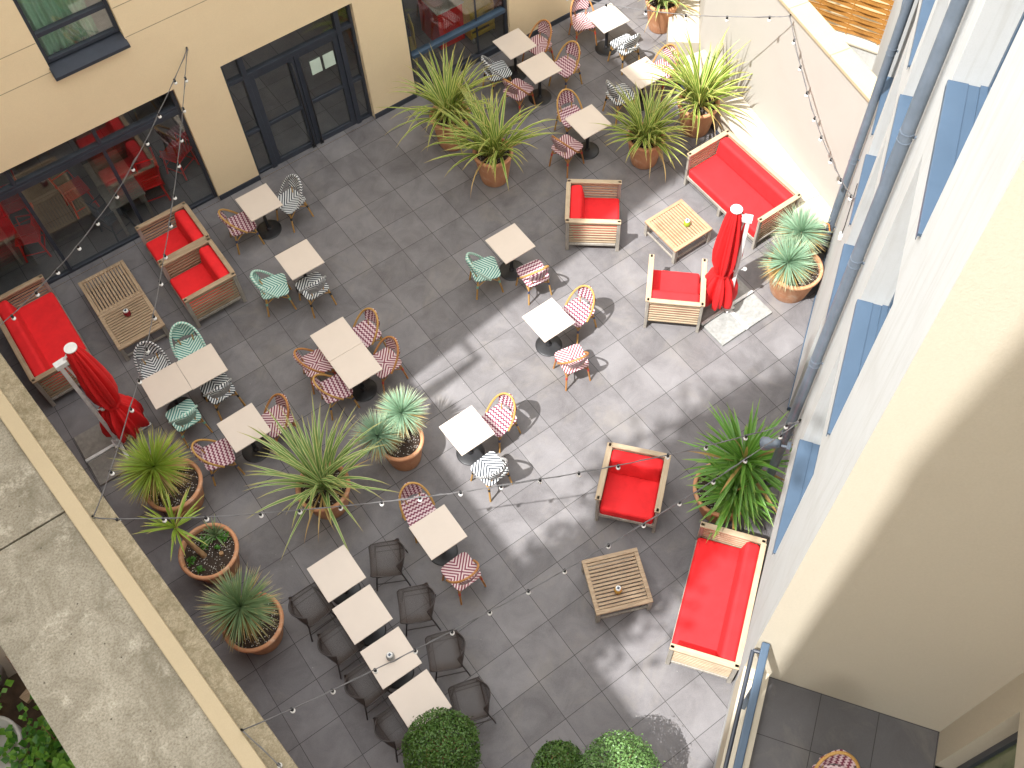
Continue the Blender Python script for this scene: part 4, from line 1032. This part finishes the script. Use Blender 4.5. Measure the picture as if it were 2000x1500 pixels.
# ------------------------------------------------------------------ string lights
def strand(label,pts,bulbs=True,skip=0):
    t=thing('string_lights',label,'string lights',pts[0],0,'festoon strings over the terrace')
    P=[Vector(p)-Vector(pts[0]) for p in pts]; rnd=random.Random(int(abs(pts[0][0])*100))
    fine=[]
    for k in range(len(P)-1):
        a,b=P[k],P[k+1]
        for j in range(4):
            f=j/4; q=a.lerp(b,f); q.z-=.012*4*f*(1-f)+rnd.uniform(-.002,.002); fine.append(q)
    fine.append(P[-1])
    mb=MB(); mb.tube(fine,.0062,6)
    tw=[p+Vector((rnd.uniform(-.012,.012),rnd.uniform(-.012,.012),rnd.uniform(-.012,.012))) for p in fine]; mb.tube(tw,.004,5)
    mb.build('cable','cable',t)
    for p in P[1:-1]:
        mb=MB(); mb.lathe([(.001,0),(.016,0),(.018,-.02),(.018,-.05),(.001,-.05)],10,tuple(p+Vector((0,0,.004))))
        s_=mb.build('socket','blackrub',t); mb=MB(); mb.sphere(tuple(p+Vector((0,0,-.075))),.028,12,8); mb.build('bulb','bulb',s_)
    for q in (P[0],P[-1]):
        mb=MB(); mb.tube([q+Vector((0,0,-.03)),q+Vector((0,0,.03))],.014,8); mb.build('hook','steel',t)
strand('string of white bulbs from the beige wall past the shopfront to the annex',[[-1.565,2.84,3.25],[-1.972,2.56,3.087],[-2.446,2.211,2.961],[-2.812,1.941,2.853],[-3.196,1.658,2.80],[-3.599,1.361,2.765],[-4.026,1.047,2.79],[-4.417,.759,2.83],[-4.819,.462,2.92],[-5.177,.198,3.02],[-5.564,-.087,3.15],[-6.2,-.56,3.47]])
strand('string of white bulbs from the beige wall over the coffee tables to the annex coping',[[-1.565,2.84,3.25],[-1.83,2.464,3.12],[-2.112,2.039,3.01],[-2.391,1.621,2.92],[-2.634,1.257,2.86],[-2.942,.795,2.81],[-3.212,.39,2.785],[-3.513,-.062,2.775],[-3.763,-.437,2.775],[-4.079,-.912,2.80],[-4.38,-1.363,2.85],[-4.66,-1.784,2.92],[-4.914,-2.165,3.01],[-5.452,-2.972,3.25],[-5.822,-3.527,3.46]])
strand('upper string of white bulbs crossing from annex coping to white facade, over the flax',[[-5.822,-3.527,3.46],[-5.635,-3.621,3.33],[-5.221,-3.827,3.16],[-4.824,-4.026,3.01],[-4.287,-4.293,2.87],[-3.891,-4.491,2.79],[-3.469,-4.702,2.71],[-3.032,-4.92,2.65],[-2.621,-5.125,2.60],[-2.177,-5.347,2.57],[-1.73,-5.57,2.56],[-1.296,-5.786,2.56],[-.864,-6.002,2.57],[-.425,-6.221,2.60],[.126,-6.496,2.67],[.549,-6.707,2.75],[.98,-6.923,2.86],[1.413,-7.138,2.99],[1.547,-7.206,3.029]])
strand('lower string of white bulbs from white facade over the jar lantern row to the annex',[[1.547,-7.206,3.029],[1.292,-7.183,2.93],[.791,-7.138,2.81],[.335,-7.097,2.72],[-.153,-7.054,2.66],[-.665,-7.008,2.63],[-1.161,-6.963,2.62],[-1.764,-6.909,2.63],[-2.253,-6.866,2.66],[-2.758,-6.82,2.72],[-3.235,-6.778,2.79],[-3.686,-6.737,2.88],[-4.155,-6.695,2.99],[-4.636,-6.652,3.12],[-5.068,-6.614,3.26],[-5.559,-6.57,3.46]])
strand('short string of bulbs hanging along the annex coping at the bottom edge',[[-5.559,-6.57,3.46],[-5.43,-7.05,3.40],[-5.33,-7.55,3.38],[-5.25,-8.1,3.42],[-5.2,-8.7,3.47]])
strand('string of bulbs from the garden wall coping across the rear tables to the beige wall',[[6.292,-1.963,3.04],[6.1,-1.73,2.97],[5.69,-1.23,2.84],[5.28,-.73,2.75],[4.87,-.23,2.71],[4.46,.27,2.71],[4.05,.77,2.75],[3.64,1.27,2.84],[3.23,1.77,2.97],[2.82,2.27,3.13],[2.4,2.83,3.35]])
strand('string of bulbs hanging before the pale garden wall from coping to white facade',[[6.292,-1.963,3.04],[6.091,-2.302,2.93],[5.84,-2.726,2.85],[5.589,-3.149,2.80],[5.332,-3.583,2.79],[5.13,-3.924,2.81],[4.868,-4.366,2.90],[4.628,-4.77,3.01],[4.41,-5.137,3.17],[4.361,-5.221,3.217]])

# ------------------------------------------------------------------ things on the white facade
fl=thing('floodlight','grey floodlight on a bracket on the white facade, above the big dracaena','floodlight',tuple(F(-2.95,NW+.0,2.42)),A)
mb=MB(); mb.box((0,.03,0),(.11,.05,.11)); mb.tube([(0,.05,0),(0,.16,-.02)],.022,8); mb.build('bracket','pipe',fl,.008)
mb=MB(); R4=Matrix.Rotation(rad(58),3,'X'); mb.lathe([(.001,.13),(.05,.125),(.062,.06),(.064,.0),(.085,-.03),(.09,-.10),(.082,-.115),(.001,-.115)],20)
mb.v=[tuple(R4@Vector(p)+Vector((0,.25,-.03))) for p in mb.v]; mb.build('lamp_head','pipe',fl)
jb=thing('junction_box','small white junction box on the white facade beside the far drainpipe','junction box',tuple(F(.47,NW,2.5)),A); mb=MB(); mb.box((0,.025,0),(.09,.05,.09)); mb.build('cover','whitemetal',jb,.008); mb=MB(); mb.tube([(0,.02,.045),(.03,.015,.2),(.3,.015,.5),(.45,.015,.62)],.007,6); mb.build('cable','blackrub',jb)
bg_=thing('cloth_bag','grey cloth bag with orange cord slung at the foot of the far drainpipe','bag',tuple(F(1.9,NW+.28,.55)),A)
mb=MB(); rnd=random.Random(5); mb.lathe([(.001,-.2),(.13,-.19),(.20,-.08),(.21,.08),(.17,.2),(.08,.27),(.05,.33),(.001,.34)],28,(0,0,0),0,lambda a,k:1+.12*sin(3*a+k*4)+.06*sin(7*a)); mb.build('body','greycloth',bg_)
mb=MB(); mb.tube([(.16*cos(a)*1.0,.16*sin(a),.12+.06*sin(3*a)) for a in [k*.35 for k in range(19)]],.012,6); mb.tube([(.05,0,.3),(.1,-.06,.35),(.12,-.16,.3),(.06,-.2,.22)],.012,6); mb.build('cord','orange',bg_)

# ------------------------------------------------------------------ garden behind the annex
mb=MB(); mb.quad((-14,-14,-.008),(-7.2,-14,-.008),(-7.2,-2.2,-.008),(-14,-2.2,-.008)); tag(mb.build('garden_bed','earth'),None,None,None,'structure')
for k,(x,y,r,h,l) in enumerate([(-8.55,-3.95,.42,.7,'white glazed garden pot half hidden by heart shaped leaves'),(-8.35,-2.75,.32,.6,'white glazed garden pot at the upper end of the brick edge')]):
    t=thing('garden_pot',l,'pot',(x,y,0)); mb=MB(); mb.lathe([(.001,0),(r*.7,0),(r*.95,h*.6),(r,h),(r*.9,h),(r*.86,h-.1),(.001,h-.12)],36); mb.build('body','whitepot',t)
t=thing('brick_edging','dark red brick edging with wooden steps beside the annex roof','edging',(-7.75,-3.4,0)); mb=MB(); mb.box((0,0,.25),(.3,2.2,.5),.12); mb.build('bricks','brick',t); 
for q,l_ in ((( .0,.55,.55),.42),((-.05,-.1,.55),.40)): mb=MB(); mb.box(q,(l_,.14,.06),.4); mb.build('board','teakbrownx',t,.006)
def creeper(label,c,sp,n,size,mats,seed,stems=8):
    t=thing('leafy_creeper',label,'plant',(c[0],c[1],0)); rnd=random.Random(seed); mb=MB()
    tips=[]
    for k in range(stems):
        p=[Vector((rnd.gauss(0,.1),rnd.gauss(0,.1),0))]; q=Vector((rnd.gauss(0,sp),rnd.gauss(0,sp),c[2]*rnd.uniform(.7,1.1))); p+= [p[0].lerp(q,.5)+Vector((0,0,.25)),q]; mb.tube(p,[.012,.008,.004],5); tips+= [p[0].lerp(q,f)+Vector((0,0,.25*4*f*(1-f)*.9)) for f in (.45,.6,.75,.9,1)]
    mb.build('stems','bark',t); mb=MB()
    for k in range(n):
        b=rnd.choice(tips); mb.leaf((b.x+rnd.gauss(0,sp*.3),b.y+rnd.gauss(0,sp*.3),b.z+rnd.gauss(0,.1)),(rnd.gauss(0,.45),rnd.gauss(0,.45),1),size*rnd.uniform(.6,1.15),rnd.random()*6.28,0 if rnd.random()<.7 else 1,.85)
    mb.build('leaves',mats,t)
creeper('dark heart leaved creeper over the white garden pot',(-8.5,-3.7,.9),.33,150,.13,['leaf','leaf2'],51)
creeper('bright green creeper at the bottom corner beside the annex roof',(-8.0,-4.45,.9),.34,240,.15,['leaf2','leaf'],52)
creeper('dark green creeper tucked under the annex roof edge',(-7.65,-4.55,.8),.3,200,.11,['leaf','leaf2'],53)
creeper('pale flowering creeper at the left edge by the annex roof',(-8.2,-2.3,1.1),.25,90,.13,['buxsunlit','whitepot'],54)
creeper('green creeper at the foot of the picture by the white pot',(-8.6,-4.9,.7),.5,260,.14,['leaf','leaf2'],55)
